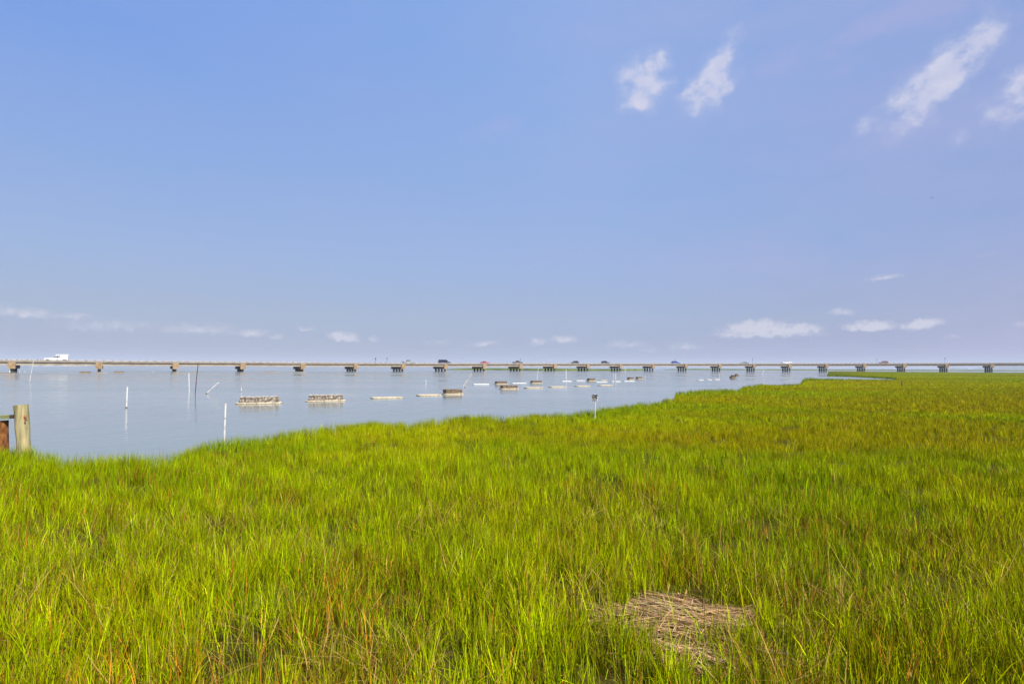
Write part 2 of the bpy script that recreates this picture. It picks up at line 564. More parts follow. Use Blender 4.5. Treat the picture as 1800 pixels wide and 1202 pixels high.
def grass_zone(r0, r1, a0, a1, dens, wfun, seg, hbase, hvar, tuft=0.0, per=20, tvar=1.0):
    """tuft: share of the blades that grow in tufts of about per blades"""
    P = scatter(r0, r1, a0, a1, lambda r: dens(r) * (1 - tuft))
    tb = rng.normal(1, .16, len(P)); th_ = np.ones(len(P)); tx = rng.normal(0, 1, (len(P), 2)); ty = rng.random(len(P))
    if tuft:
        T = scatter(r0, r1, a0, a1, lambda r: dens(r) * tuft / per)
        cnt = rng.poisson(per * rng.gamma(2.2, 1 / 2.2, len(T)))
        j = np.repeat(np.arange(len(T)), cnt)
        d = rng.normal(0, 1, (len(j), 2)) * (.022 + .030 * rng.random(len(T)))[j][:, None]
        P = np.concatenate([P, T[j] + d])
        tb = np.concatenate([tb, np.clip(rng.normal(.98, .44, len(T)), .25, 2.1)[j]])
        th_ = np.concatenate([th_, np.clip(rng.normal(1.03, .20 * tvar, len(T)), .55, 1.6)[j]])
        tx = np.concatenate([tx, d * 25 + rng.normal(0, .5, d.shape)])
        ty = np.concatenate([ty, rng.random(len(T))[j]])
    x, y = P[:, 0], P[:, 1]
    sd = marsh_sd(x, y); r = np.hypot(x, y)
    tide = (sd > -1.3) & (r < 30) & (rng.random(len(x)) < .13 * np.clip(1 + sd / 1.3, 0, 1))
    k = (sd > 0) | tide
    # thin places
    cl = fbm(x, y, .55, 5, 3)
    k &= rng.random(len(x)) < np.clip(.12 + (cl - .30) * 3.4, .10, 1)
    mm = mat_mask(x, y)
    k &= (mm > .78) | (rng.random(len(x)) < .09)
    x, y, sd, r, cl, mm = x[k], y[k], sd[k], r[k], cl[k], mm[k]
    tb, th_, tx, ty = tb[k], th_[k], tx[k], ty[k]
    n = len(x)
    z = ground_z(x, y) - .02
    hn = fbm(x, y, 1.6, 2, 3)
    edge = np.exp(-np.clip(sd, 0, None) / (.8 + .035 * r))
    h = hbase * (.72 + .55 * hn) * (1 + hvar * rng.normal(0, 1, n)) * (1 + 1.0 * edge) * th_
    az = np.arctan2(x, y)
    bank = (az > az_of(1409)) & (az < az_of(1545)) & (sd < 9 * np.clip((az_of(1545) - az) / (az_of(1545) - az_of(1470)), .15, 1)) & (r < 110) & (r > 60)
    h *= np.where(bank, 1.5, 1.0)
    h *= np.where(rng.random(n) < .18, .6, 1.0)
    h = np.clip(h, .08, 1.1)
    w = wfun(r) * rng.uniform(.6, 1.45, n)
    la = np.arctan2(tx[:, 0], tx[:, 1]) + rng.normal(0, .4, n)
    bend = np.abs(rng.normal(.05, .36, n)); tilt = np.abs(rng.normal(.0, .17, n))
    k2 = rng.random(n) < .13
    bend[k2] += rng.uniform(.5, 2.2, k2.sum())
    k3 = rng.random(n) < .04
    tilt[k3] += .6
    col = blade_colours(x, y, sd, ty) * tb[:, None]
    col[bank] = col[bank] * .35 + DEEP * .9
    tip = col + (YELL * .9 - col) * .30
    return blades(x, y, z, h, w, la, bend, tilt, rng.uniform(0, math.pi, n), col, seg, tip)


parts = []
wn = lambda r: np.full_like(r, .0062)
parts.append(grass_zone(1.8, 6.5, R(-72), R(72), lambda r: 2900, wn, 4, .27, .28, .7, 26))
parts.append(grass_zone(6.5, 14, R(-62), R(62), lambda r: 2900 * (6.5 / r) ** 1.1, lambda r: .0058 * (r / 6.5) ** .45, 3, .26, .22, .65, 22, .8))
parts.append(grass_zone(14, 45, R(-56), R(58), lambda r: 1500 * (14 / r) ** 1.6, lambda r: .0078 * (r / 14) ** .9, 2, .21, .10, .5, 12, .35))
parts.append(grass_zone(45, 130, R(-5), R(57), lambda r: 250 * (45 / r) ** 1.35, lambda r: .021 * (r / 45) ** .9, 2, .27, .10, .4, 8, .35))
parts.append(grass_zone(130, 395, R(14), R(56), lambda r: 60 * (130 / r) ** 1.2, lambda r: .055 * (r / 130) ** .8, 2, .27, .08))
grass = join_blades('marsh_grass', parts, M['grass'])
tag(grass, 'bright green and yellow salt marsh grass covering the whole shore', 'grass', kind='stuff')


# dead stalks lying and leaning among the live grass
def dead_zone():
    P = scatter(1.8, 9, R(-68), R(68), lambda r: 420 if r < 6 else 150)
    x, y = P[:, 0], P[:, 1]
    pat = fbm(x, y, .8, 7, 3)
    k = (marsh_sd(x, y) > 0) & (rng.random(len(x)) < np.clip((pat - .44) * 5, .05, 1)) & (mat_mask(x, y) > .95)
    x, y = x[k], y[k]; n = len(x)
    z = ground_z(x, y) + rng.uniform(.01, .26, n) * rng.random(n)
    h = rng.uniform(.18, .5, n)
    col = STRAW[None, :] * rng.uniform(.45, 1.05, n)[:, None]
    kk = rng.random(n) < .4
    col[kk] = BROWN * rng.uniform(.7, 1.8, kk.sum())[:, None]
    return blades(x, y, z, h, rng.uniform(.004, .009, n), rng.uniform(0, 6.28, n), rng.uniform(-.3, .9, n), rng.uniform(.3, 1.5, n), rng.uniform(0, math.pi, n), col, 3)


dead = join_blades('dead_stalks', [dead_zone()], M['straw'])
tag(dead, 'dry brown and straw coloured stalks fallen between the green blades', 'dead grass', kind='stuff')


# the straw mat washed up by the tide
def straw_mat():
    parts = []
    for cx, cy, rx, ry, n, z0, z1 in ((MAT_C.x, MAT_C.y, MAT_RX, MAT_RY, 2600, .12, .20), (MAT2_C.x, MAT2_C.y, .32, .2, 450, .12, .24)):
        a = rng.uniform(0, 2 * math.pi, n); q = np.sqrt(rng.random(n))
        wob = .78 + .42 * np.sin(a * 3 + 1.0) * np.sin(a * 2.0 + .4) + .22 * (vnoise(np.cos(a) * 2, np.sin(a) * 2, .8, 4))
        x = cx + rx * q * wob * np.cos(a); y = cy + ry * q * wob * np.sin(a)
        z = z0 + (z1 - z0) * (1 - q ** 2) * rng.random(n) ** .6 + .02
        la = np.where(rng.random(n) < .72, rng.normal(R(112), .35, n), rng.uniform(0, 6.28, n))
        la += np.where(rng.random(n) < .5, math.pi, 0)
        h = rng.uniform(.2, .75, n) * (.45 if rx < .5 else 1)
        base = np.array([.50, .295, .145])
        col = base[None, :] * rng.uniform(.35, 1.35, n)[:, None]
        k = rng.random(n) < .25
        col[k] = np.array([.46, .36, .17]) * rng.uniform(.7, 1.1, k.sum())[:, None]
        k = rng.random(n) < .15
        col[k] = np.array([.14, .07, .035])
        x = x - np.sin(la) * h * .5; y = y - np.cos(la) * h * .5
        # lie nearly flat: the length runs along the lean direction
        parts.append(blades(x, y, z, h, rng.uniform(.007, .018, n), la, rng.normal(0, .35, n), np.full(n, 1.0) , la * -1.0 + rng.normal(0, .4, n), col, 3))
        V = parts[-1][0]
        # flatten: keep only a little of the rise
        zz = np.repeat(z, 7)
        V[:, 2] = zz + (V[:, 2] - zz) * .09 + .025 * np.sin(V[:, 0] * 23) * np.cos(V[:, 1] * 19)
    return join_blades('straw_mat', parts, M['straw'])


tag(straw_mat(), 'flattened mat of dry tan straw lying in the foreground grass', 'straw mat')

# ------------------------------------------------------------------ far shores
def lump_bank(name, pts_near, depth, height, mat, seed):
    """a low vegetated bank: near edge polyline on the water, given depth behind it"""
    n = 160; m = 10
    P = np.array([(p.x, p.y) for p in pts_near])
    L = np.concatenate([[0], np.cumsum(np.hypot(*np.diff(P, axis=0).T))])
    t = np.linspace(0, L[-1], n)
    ex = np.interp(t, L, P[:, 0]); ey = np.interp(t, L, P[:, 1])
    rr = np.hypot(ex, ey); ux, uy = ex / rr, ey / rr
    end = np.clip(np.minimum(t, L[-1] - t) / (L[-1] * .06), 0, 1) ** .5
    V = np.zeros((n, m, 3))
    for j in range(m):
        s = j / (m - 1)
        V[:, j, 0] = ex + ux * depth * s; V[:, j, 1] = ey + uy * depth * s
        prof = min(1, s * 9) * (1 if s < .9 else (1 - s) * 10)
        V[:, j, 2] = -.1 + prof * height * end * (.75 + .5 * fbm(ex, ey + s * depth, depth * .25 + 6, seed))
    idx = np.arange(n * m).reshape(n, m)
    q = np.stack([idx[:-1, :-1], idx[1:, :-1], idx[1:, 1:], idx[:-1, 1:]], -1).reshape(-1, 4)
    me = mesh_np(name, V.reshape(-1, 3), q)
    return link(name, me, mat)


M['bank'] = noisy('bank_grass', (.05, .075, .008), (.13, .155, .012), .12, .95, 8, spec=.1, c3=(.085, .11, .01))
M['far_bank'] = noisy('far_bank_grass', (.07, .10, .03), (.13, .15, .05), .03, .95, 8, spec=.1)
isl = [(782, 649.9), (830, 650.0), (900, 650.5), (950, 651.2), (1000, 651.3), (1060, 651.4), (1100, 651.3), (1125, 651.0), (1138, 650.6)]
tag(lump_bank('marsh_island', [on_plane(*p) for p in isl], 26, 1.15, M['bank'], 2), 'low green marsh island behind the bridge piers', kind='structure')
fm = [(1165, 650.0), (1240, 650.3), (1330, 650.6), (1420, 651.0), (1520, 651.3), (1640, 651.7), (1760, 652.2), (1860, 652.6), (2000, 653.2)]
tag(lump_bank('far_marsh', [on_plane(*p) for p in fm], 60, 1.2, M['far_bank'], 3), 'thin far green marsh beyond the bridge at right', kind='structure')


# ------------------------------------------------------------------ far wood on the horizon
def far_wood():
    bm = bmesh.new()
    rd = 5200.0
    x = 1668
    while x < 1960:
        if 1700 < x < 1722:
            x += 4; continue
        base = at_depth(x, 648.5, rd)
        g = np.clip((x - 1722) / 70, 0, 1)
        hh = (7 + 34 * g) if x > 1722 else 11
        hh *= random.uniform(.8, 1.15)
        for k in range(3):
            p = Vector((base.x + random.uniform(-14, 14), base.y + random.uniform(-30, 30) + k * 40, hh * random.uniform(.40, .62)))
            mm = Matrix.Translation(p) @ Matrix.Diagonal((random.uniform(14, 22), random.uniform(14, 24), hh * .5, 1))
            r = bmesh.ops.create_icosphere(bm, subdivisions=2, radius=1, matrix=mm)
            for v in r['verts']:
                v.co += Vector(mnoise.noise_vector(v.co * .25)) * 1.6
            add_tube(bm, [(p.x, p.y, -.5), (p.x, p.y, p.z)], .5, 6)
        x += 2.6
    return link('far_wood', bm_mesh('far_wood', bm), M['wood'])


M['wood'] = noisy('wood_leaves', (.02, .045, .012), (.07, .10, .03), .15, .95, 8, spec=.1)
tag(far_wood(), 'hazy blue line of far trees on the right horizon', 'wood', kind='stuff')

# ------------------------------------------------------------------ bridge
EDGE = [[-160.5, 182.7], [-141.8, 195.6], [-123.1, 208.5], [-104.6, 221.6], [-86.2, 235.0], [-68.1, 248.6], [-50.1, 262.5], [-32.1, 276.3], [-13.9, 289.9], [4.7, 302.8],
        [23.9, 315.0], [43.7, 326.1], [64.2, 335.8], [85.4, 343.9], [107.3, 350.1], [129.6, 354.4], [152.1, 356.9], [174.8, 357.7], [197.5, 357.1], [220.1, 355.0],
        [242.5, 351.3], [264.6, 346.1], [286.2, 339.2]]
EDGE = [[-160.5 - 18.7 * k, 182.7 - 12.9 * k] for k in (2, 1)] + EDGE + [[307.0, 330.6], [327.0, 320.3], [346.0, 308.2]]
E_ = [Vector((p[0], p[1], 0)) for p in EDGE]
NP = len(E_)
ZS = np.interp(np.arange(NP) - 2, [-2, 0, 1, 2, 4, 6, 8, 10, 12, 14, 16, 18, 20, 22, 25], [3.2, 3.1, 3.02, 3.0, 3.0, 3.1, 3.3, 3.6, 3.87, 4.15, 4.37, 4.6, 4.87, 5.2, 5.6])   # slab soffit
BW = 10.4


def tangent(i):
    a = E_[max(i - 1, 0)]; b = E_[min(i + 1, NP - 1)]
    return (b - a).normalized()


def away(t): return Vector((-t.y, t.x, 0))


def deck_frame(u, off):
    """point of the deck at span coordinate u (pier index) and offset off from the near edge, soffit height"""
    i = int(min(max(math.floor(u), 0), NP - 2)); f = u - i
    p = E_[i].lerp(E_[i + 1], f)
    n = away(tangent(i)).lerp(away(tangent(i + 1)), f).normalized()
    t = (E_[i + 1] - E_[i]).normalized()
    return p + n * off, t, n, float(ZS[i] + (ZS[i + 1] - ZS[i]) * f)


bridge = empty('bridge', (E_[8].x, E_[8].y, 0), 0, 'long low curving concrete road bridge across the bay', 'bridge')
bl = bridge.location.copy()


def bpart(name, bm, mat, parent=None, smooth=False):
    bmesh.ops.translate(bm, verts=bm.verts, vec=-bl if parent is None else Vector((0, 0, 0)))
    return link(name, bm_mesh(name, bm, smooth), mat, parent or bridge)


# slab with kerbs
sec = [(0, 0), (0, .52), (.32, .52), (.34, .30), (BW - .34, .30), (BW - .32, .52), (BW, .52), (BW, 0)]
bm = bmesh.new(); prev = None
for k in range((NP - 1) * 2 + 1):
    u = k / 2
    ring = []
    for off, dz in sec:
        p, t, n, z = deck_frame(u, off)
        ring.append(bm.verts.new((p.x, p.y, z + dz)))
    if prev:
        for j in range(len(sec)):
            bm.faces.new((prev[j], prev[(j + 1) % len(sec)], ring[(j + 1) % len(sec)], ring[j]))
    prev = ring
bpart('deck', bm, M['concrete'])
bm = bmesh.new(); prev = None
for k in range((NP - 1) * 2 + 1):
    ring = []
    for off in (.40, BW - .40):
        p, t, n, z = deck_frame(k / 2, off)
        ring.append(bm.verts.new((p.x, p.y, z + .308)))
    if prev: bm.faces.new((prev[0], prev[1], ring[1], ring[0]))
    prev = ring
bpart('roadway', bm, M['asphalt'])

# girders: near and far face girders, two between
gsec = [(-.16, 0), (.16, 0), (.16, -.18), (.14, -.24), (.14, -.76), (.20, -.84), (.20, -1.0), (-.20, -1.0), (-.20, -.84), (-.14, -.76), (-.14, -.24), (-.16, -.18)]
gsec = [(a * 1.15, b) for a, b in gsec]
for i in range(NP - 1):
    for off in (.60, 3.5, 6.9, BW - .60):
        bm = bmesh.new(); rings = []
        for f in (.02, .98):
            p, t, n, z = deck_frame(i + f, off)
            rings.append([bm.verts.new((p.x + n.x * a, p.y + n.y * a, z - .004 + b)) for a, b in gsec])
        m_ = len(gsec)
        for j in range(m_): bm.faces.new((rings[0][j], rings[0][(j + 1) % m_], rings[1][(j + 1) % m_], rings[1][j]))
        bm.faces.new(rings[0][::-1]); bm.faces.new(rings[1])
        bpart('girder', bm, M['girder_concrete'])

# piers: cap beam with end blocks, four square piles each
for i in range(NP):
    p, t, n, z = deck_frame(min(i, NP - 1.0001), 0)
    t = tangent(i); n = away(t)
    bm = bmesh.new()
    mt = Matrix(((t.x, n.x, 0, p.x - bl.x), (t.y, n.y, 0, p.y - bl.y), (0, 0, 1, 0), (0, 0, 0, 1)))
    add_box(bm, (-.85, .24, z - 2.1), (.85, BW - .24, z - 1.01), mt)
    for o0, o1 in ((-.28, .238), (BW - .238, BW + .28)):
        add_box(bm, (-.95, o0, z - 2.13), (.95, o1, z + .12), mt)
    cap = link('pier', bm_mesh('pier', bm), M['pier_concrete'], bridge)
    for k in range(4):
        b2 = bmesh.new()
        c = .85 + k * (BW - 1.7) / 3
        add_box(b2, (-.34, c - .34, -1.5), (.34, c + .34, z - 2.104), mt)
        link('pile', bm_mesh('pile', b2), M['pile_concrete'], cap)

# railings: one per span and side, with its posts
NPOST = 9
post_me = {}
for side, off in ((0, .16), (1, BW - .16)):
    for i in range(NP - 1):
        a, t, n, z0 = deck_frame(i + .001, off); b, _, _, z1 = deck_frame(i + .999, off)
        bm = bmesh.new()
        d = (b - a); L = d.length; d.normalize()
        for zz, hh in ((.80, .09), (.60, .07)):
            vs = []
            for pt, zc in ((a, z0), (b, z1)):
                for s, dz in ((-.07, 0), (.07, 0), (.07, hh), (-.07, hh)):
                    nn = away(d)
                    vs.append(bm.verts.new((pt.x + nn.x * s - bl.x, pt.y + nn.y * s - bl.y, zc + .26 + zz - .2 + dz)))
            for j in range(4): bm.faces.new((vs[j], vs[(j + 1) % 4], vs[4 + (j + 1) % 4], vs[4 + j]))
            bm.faces.new(vs[:4][::-1]); bm.faces.new(vs[4:])
        rail = link('railing', bm_mesh('railing', bm), M['rail'], bridge)
        if 'p' not in post_me:
            b2 = bmesh.new()
            add_box(b2, (-.16, -.055, 0), (.16, .055, .47))
            post_me['p'] = bm_mesh('rail_post', b2)
            post_me['p'].materials.append(M['rail_post'])
        for k in range(NPOST):
            f = (k + .5) / NPOST
            pt = a.lerp(b, f); zc = z0 + (z1 - z0) * f
            o = bpy.data.objects.new('rail_post', post_me['p'])
            COL.objects.link(o); o.parent = rail
            o.location = (pt.x - bl.x, pt.y - bl.y, zc + .515)
            o.rotation_euler = (0, 0, math.atan2(d.y, d.x))


def project_x(p):
    q_ = M3.transposed() @ (Vector((p.x, p.y, p.z)) - Vector((0, 0, CAM_H)))
    return 900 + F * q_.x / -q_.z


def find_u(px, off):
    lo, hi = 0.0, NP - 1.001
    for _ in range(50):
        mid = .5 * (lo + hi)
        p, t, n, z = deck_frame(mid, off)
        if project_x(Vector((p.x, p.y, z + 1))) < px: lo = mid
        else: hi = mid
    return lo


# small signs and lamp-less poles on the bridge rail
def bridge_sign(px, h, w, hh, label, off=.16, poled=True):
    u = find_u(px, off)
    p, t, n, z = deck_frame(u, off)
    o = empty('road_sign', (p.x, p.y, z + .52), math.atan2(t.y, t.x), label, 'road sign', 'small signs on poles along the bridge')
    bm = bmesh.new(); add_tube(bm, [(0, 0, 0), (0, 0, h)], .07, 8)
    link('pole', bm_mesh('pole', bm), M['steel'], o)
    bm = bmesh.new(); add_box(bm, (-w / 2, -.12, h - hh), (w / 2, -.075, h))
    link('sign_panel', bm_mesh('sign_panel', bm), M['sign_green'], o)


bridge_sign(660, 2.6, .45, .9, 'small dark road sign on the bridge, left one of a close pair', BW - .2)
bridge_sign(680, 2.7, .35, .8, 'small dark road sign on the bridge, pair member nearer the silver pickup', BW - .2)
bridge_sign(915, 2.9, .25, .5, 'thin faint pole with a small plate above the dark grey pickup', BW - .2)
bridge_sign(1186.5, 2.9, .3, .6, 'short pole with a small plate rising behind the blue car', BW - .2)
bridge_sign(1323, 3.4, .3, .7, 'tall thin dark pole on the bridge between the grey car and the white car')
bridge_sign(1541.5, 3.1, .3, .6, 'faint pole with a small plate beside the reddish brown car', BW - .2)
bridge_sign(1661, 3.5, .35, .8, 'tall dark pole on the bridge, farthest right of the poles')

# ------------------------------------------------------------------ vehicles
def arch(cx, r, z0, n=7):
    return [(cx + r * math.cos(math.pi * k / (n - 1)), z0 + r * math.sin(math.pi * k / (n - 1))) for k in range(n)]


def vehicle(name, label, cat, px, lane, heading, kind, L, col, topper=False, dz=0.0):
    off = {'near': 3.0, 'far': 7.2}[lane]
    u = find_u(px, off)
    p, t, n, z = deck_frame(u, off)
    ang = math.atan2(t.y, t.x) + (0 if heading > 0 else math.pi)
    o = empty(name, (p.x, p.y, z + .312), ang, label, cat, 'vehicles driving over the bridge')
    pm = paint(name + '_paint', col)
    h = L / 2
    Wd = 1.0 if kind in ('pickup', 'suv', 'van') else .90
    wr = .40 if kind in ('pickup', 'suv', 'van') else .33
    hood, bed, belt, top = {'pickup': (1.18, 1.20, 1.22, 1.88), 'suv': (1.12, 1.14, 1.14, 1.80), 'van': (1.15, 1.25, 1.22, 2.10), 'sedan': (.92, .98, .96, 1.45)}[kind]
    fx, rx = h - .95, -h + 1.05
    z0 = .32
    low = [(h - .02, .42), (h, .70), (h - .08, hood - .16), (h - .30, hood - .05), (h * .40, hood + .02)]
    low += [(-h * .96, bed), (-h, bed - .12), (-h + .02, .45), (-h + .15, z0)]
    low += [(rx - wr - .08, z0)] + [(x, zz) for x, zz in arch(rx, wr + .07, z0 + .06)][::-1] + [(rx + wr + .08, z0)]
    low += [(fx - wr - .08, z0)] + [(x, zz) for x, zz in arch(fx, wr + .07, z0 + .06)][::-1] + [(fx + wr + .08, z0), (h - .12, z0)]
    bm = bmesh.new()
    add_prism(bm, low, -Wd, Wd, lambda zz: 1.0 if zz < .85 else 1 - .05 * (zz - .85) / .4)
    # cabin
    c0, c1, c2, c3 = {'pickup': (h * .36, h * .12, -h * .22, -h * .30), 'suv': (h * .42, h * .16, -h * .80, -h * .95), 'van': (h * .55, h * .30, -h * .92, -h * .98), 'sedan': (h * .38, h * .06, -h * .42, -h * .74)}[kind]
    cab = [(c0, belt - .06), (c1, top - .05), (c1 - .18, top), (c2 + .1, top), (c2, top - .05), (c3, belt - .06)]
    sy = lambda zz: 1 - .20 * max(0, zz - belt + .06) / (top - belt)
    add_prism(bm, cab, -(Wd - .07), Wd - .07, sy)
    me = bm_mesh('body', bm)
    body = link('body', me, pm, o)
    bv = body.modifiers.new('bevel', 'BEVEL'); bv.width = .05; bv.segments = 2; bv.angle_limit = R(35)

    def pane(nm, pts, mat=M['glass']):
        bm = bmesh.new()
        bm.faces.new([bm.verts.new(q_) for q_ in pts])
        r = bmesh.ops.solidify(bm, geom=bm.faces[:], thickness=.02)
        return link(nm, bm_mesh(nm, bm), mat, o)

    zb, zt = belt + .04, top - .10
    fxat = lambda zz, a, b: a + (b - a) * (zz - belt + .06) / (top - .05 - belt + .06)
    xf0, xf1 = fxat(zb, c0, c1) - .14, fxat(zt, c0, c1) - .10
    xr0, xr1 = fxat(zb, c3, c2) + .14, fxat(zt, c3, c2) + .12
    split = [(xf0 + xr0) / 2 if kind != 'suv' else xf0 + (xr0 - xf0) * .42]
    for s in (-1, 1):
        yb, ytp = s * ((Wd - .07) * sy(zb) + .014), s * ((Wd - .07) * sy(zt) + .014)
        m0 = split[0]
        pane('side_window', [(xf0, yb, zb), (xf1, ytp, zt), (m0 + .05, ytp, zt), (m0 + .05, yb, zb)])
        pane('side_window', [(m0 - .05, yb, zb), (m0 - .05, ytp, zt), (xr1, ytp, zt), (xr0, yb, zb)])
    hw = Wd - .22
    pane('windscreen', [(fxat(zb, c0, c1) + .02, -hw, zb), (fxat(zb, c0, c1) + .02, hw, zb), (fxat(zt, c0, c1) + .02, hw * .88, zt), (fxat(zt, c0, c1) + .02, -hw * .88, zt)])
    pane('rear_window', [(fxat(zb, c3, c2) - .02, -hw, zb), (fxat(zb, c3, c2) - .02, hw, zb), (fxat(zt, c3, c2) - .02, hw * .88, zt), (fxat(zt, c3, c2) - .02, -hw * .88, zt)])
    for s in (-1, 1):
        for cx in (fx, rx):
            bm = bmesh.new()
            mt = Matrix.Translation((cx, s * (Wd - .13), wr)) @ Matrix.Rotation(R(90), 4, 'X')
            bmesh.ops.create_cone(bm, cap_ends=True, segments=24, radius1=wr, radius2=wr, depth=.24, matrix=mt)
            wh = link('tyre', bm_mesh('tyre', bm), M['tyre'], o)
            bm = bmesh.new()
            mt = Matrix.Translation((cx, s * (Wd - .005), wr)) @ Matrix.Rotation(R(90), 4, 'X')
            bmesh.ops.create_cone(bm, cap_ends=True, segments=16, radius1=wr * .62, radius2=wr * .55, depth=.03, matrix=mt)
            link('rim', bm_mesh('rim', bm), M['rim'], wh)
        bm = bmesh.new(); add_box(bm, (h - .12, s * (Wd - .32) - .18, hood - .38), (h + .012, s * (Wd - .32) + .18, hood - .20))
        link('headlight', bm_mesh('headlight', bm), M['lamp_clear'], o)
        bm = bmesh.new(); add_box(bm, (-h - .012, s * (Wd - .15) - .10, .72), (-h + .10, s * (Wd - .15) + .10, 1.0))
        link('tail_light', bm_mesh('tail_light', bm), M['lamp_red'], o)
    bm = bmesh.new(); add_box(bm, (h - .10, -Wd + .05, .36), (h + .10, Wd - .05, .60))
    bmesh.ops.bevel(bm, geom=bm.edges[:], offset=.04, segments=2, affect='EDGES')
    link('bumper', bm_mesh('bumper', bm), M['trim'], o)
    if kind == 'pickup' and not topper:      # open load bed
        bm = bmesh.new(); add_box(bm, (-h + .12, -Wd + .16, bed - .3), (c3 - .08, Wd - .16, bed + .012))
        link('load_bed', bm_mesh('load_bed', bm), M['trim'], o)
    if topper:
        bm = bmesh.new()
        tp = [(c3 - .10, bed + .01), (c3 - .02, 2.02), (-h + .18, 2.02), (-h + .02, bed + .01)]
        add_prism(bm, tp, -(Wd - .03), Wd - .03, lambda zz: 1 - .10 * (zz - bed) / .8)
        bmesh.ops.bevel(bm, geom=bm.edges[:], offset=.05, segments=2, affect='EDGES')
        link('load_canopy', bm_mesh('load_canopy', bm), pm, o)
        bm = bmesh.new()
        for s in (-1, 1):
            add_tube(bm, [(c1 - .2, s * .70, 2.27), (-h - .1, s * .70, 2.27)], .05, 8)
            for xx in (c1 - .35, -h * .55, -h + .25):
                add_tube(bm, [(xx, s * .70, 1.86 if xx > c3 else 2.0), (xx, s * .70, 2.25)], .04, 6)
        for xx in (c1 - .4, -h * .35, -h * .65, -h + .1):
            add_tube(bm, [(xx, -.78, 2.30), (xx, .78, 2.30)], .04, 6)
        add_box(bm, (-h - .15, -.35, 2.34), (c1 - .1, .35, 2.46))
        link('ladder_rack', bm_mesh('ladder_rack', bm), pm, o)
    if kind in ('suv',):
        bm = bmesh.new()
        for s in (-1, 1): add_tube(bm, [(c1 - .3, s * .62, top + .06), (c2 + .2, s * .62, top + .06)], .03, 6)
        link('roof_rack', bm_mesh('roof_rack', bm), M['trim'], o)
    return o


vehicle('work_truck', 'white pickup with a tall white bed canopy and ladder rack on the bridge', 'pickup', 99, 'far', -1, 'pickup', 6.5, (.66, .66, .66), topper=True)
vehicle('pickup_truck', 'silver grey pickup crossing the bridge behind the navy van', 'pickup', 718, 'near', 1, 'pickup', 5.6, (.30, .34, .34))
vehicle('van', 'dark navy van with a pale front, the tallest vehicle in mid bridge', 'van', 781, 'near', 1, 'van', 6.0, (.018, .022, .05))
vehicle('car', 'bright red car on the bridge', 'car', 852, 'near', 1, 'sedan', 4.6, (.50, .015, .03))
vehicle('pickup_truck', 'dark grey pickup with a ruddy side on the bridge right of the red car', 'pickup', 910, 'near', 1, 'pickup', 5.5, (.10, .075, .07))
vehicle('car', 'black hatchback facing left on the bridge, nearer the red car than its twin', 'car', 1010, 'far', -1, 'suv', 4.7, (.02, .022, .026))
vehicle('car', 'black hatchback facing right on the bridge, between its twin and the blue car', 'car', 1064, 'near', 1, 'suv', 4.9, (.018, .022, .026))
vehicle('car', 'bright blue car on the bridge', 'car', 1187.5, 'near', 1, 'suv', 5.2, (.015, .07, .42))
vehicle('car', 'dull grey car on the bridge between the blue car and the white pickup', 'car', 1308, 'near', -1, 'sedan', 4.9, (.10, .12, .12))
vehicle('pickup_truck', 'white pickup with dark windows on the right half of the bridge', 'pickup', 1383, 'near', -1, 'pickup', 6.3, (.74, .74, .74))
vehicle('car', 'reddish brown car farthest right on the bridge', 'car', 1553, 'near', -1, 'suv', 5.0, (.20, .07, .05))

# ------------------------------------------------------------------ marker poles
def pole(name, label, base, top, rad, mat, cat='pole', z=0.0, foul=.0, foot=None, group='white marker poles standing in the water', bow=0.0, collar=False):
    b = on_plane(base[0], base[1], z)
    if foot is not None: b = at_depth(base[0], base[1], foot)
    t = at_depth(top[0], top[1], b.y)
    t = t - b
    o = empty(name, b, 0, label, cat, group)
    bm = bmesh.new()
    mid = t * .5 + Vector((bow, 0, 0))
    add_tube(bm, [(0, 0, 0) if foul else -t * .25, t * .25 + Vector((bow * .7, 0, 0)), mid, t * .75 + Vector((bow * .7, 0, 0)), t], rad, 12)
    link('pipe' if 'pole' in name or 'pipe' in name else 'stem', bm_mesh('pipe', bm, False), mat, o)
    if foul:
        bm = bmesh.new()
        d = t.normalized()
        add_tube(bm, [-d * .5, -d * .02, d * foul * .6, d * foul], [rad * 1.05, rad * 1.3, rad * 1.35, rad * 1.03], 12)
        link('fouled_foot', bm_mesh('fouled_foot', bm), M['pvc_fouled'], o)
    if collar:
        bm = bmesh.new()
        d = t.normalized()
        for f in (.60,):
            add_tube(bm, [t * f, t * f + d * .03], rad * 1.25, 12)
        for sx in (-1, 1):
            add_tube(bm, [t * .97, t * .97 + Vector((sx * rad * 1.7, 0, .005))], rad * .4, 8)
        link('collar', bm_mesh('collar', bm), M['collar'], o)
    return o


pole('marker_pole', 'white pole leaning right in front of the leftmost bridge span', (52, 671.5), (58.8, 635), .035, M['pvc'], foul=.05)
pole('marker_pole', 'upright white pole in open water with a dark foot and long reflection', (222.3, 717), (223.9, 680), .036, M['pvc'], foul=.07)
pole('marker_pole', 'upright white pole just left of the dark stick', (332.6, 688.5), (331.8, 655.5), .035, M['pvc'])
o = pole('dark_stick', 'thin dark brown stick standing in the water, reaching up to the bridge', (343.3, 693), (348.2, 641), .028, M['dark_stick'], 'stick', group=None, bow=-.02)
pole('marker_pole', 'short white pole tilted halfway over, right of the dark stick', (363, 691.8), (384, 672.6), .055, M['pvc'], foul=.09)
pole('marker_pole', 'very short white stub behind the nearest oyster float', (424.6, 688.5), (424.1, 680.5), .030, M['pvc'], foul=.05)
pole('marker_pole', 'tall white pipe with a collar rising out of the shore grass at left', (394, 776), (396.6, 709.3), .025, M['pvc'], foot=15.2, group=None, collar=True)
pole('marker_pole', 'short white pole behind the two flat floats in mid water', (748.6, 676.5), (748.4, 666.5), .045, M['pvc'])
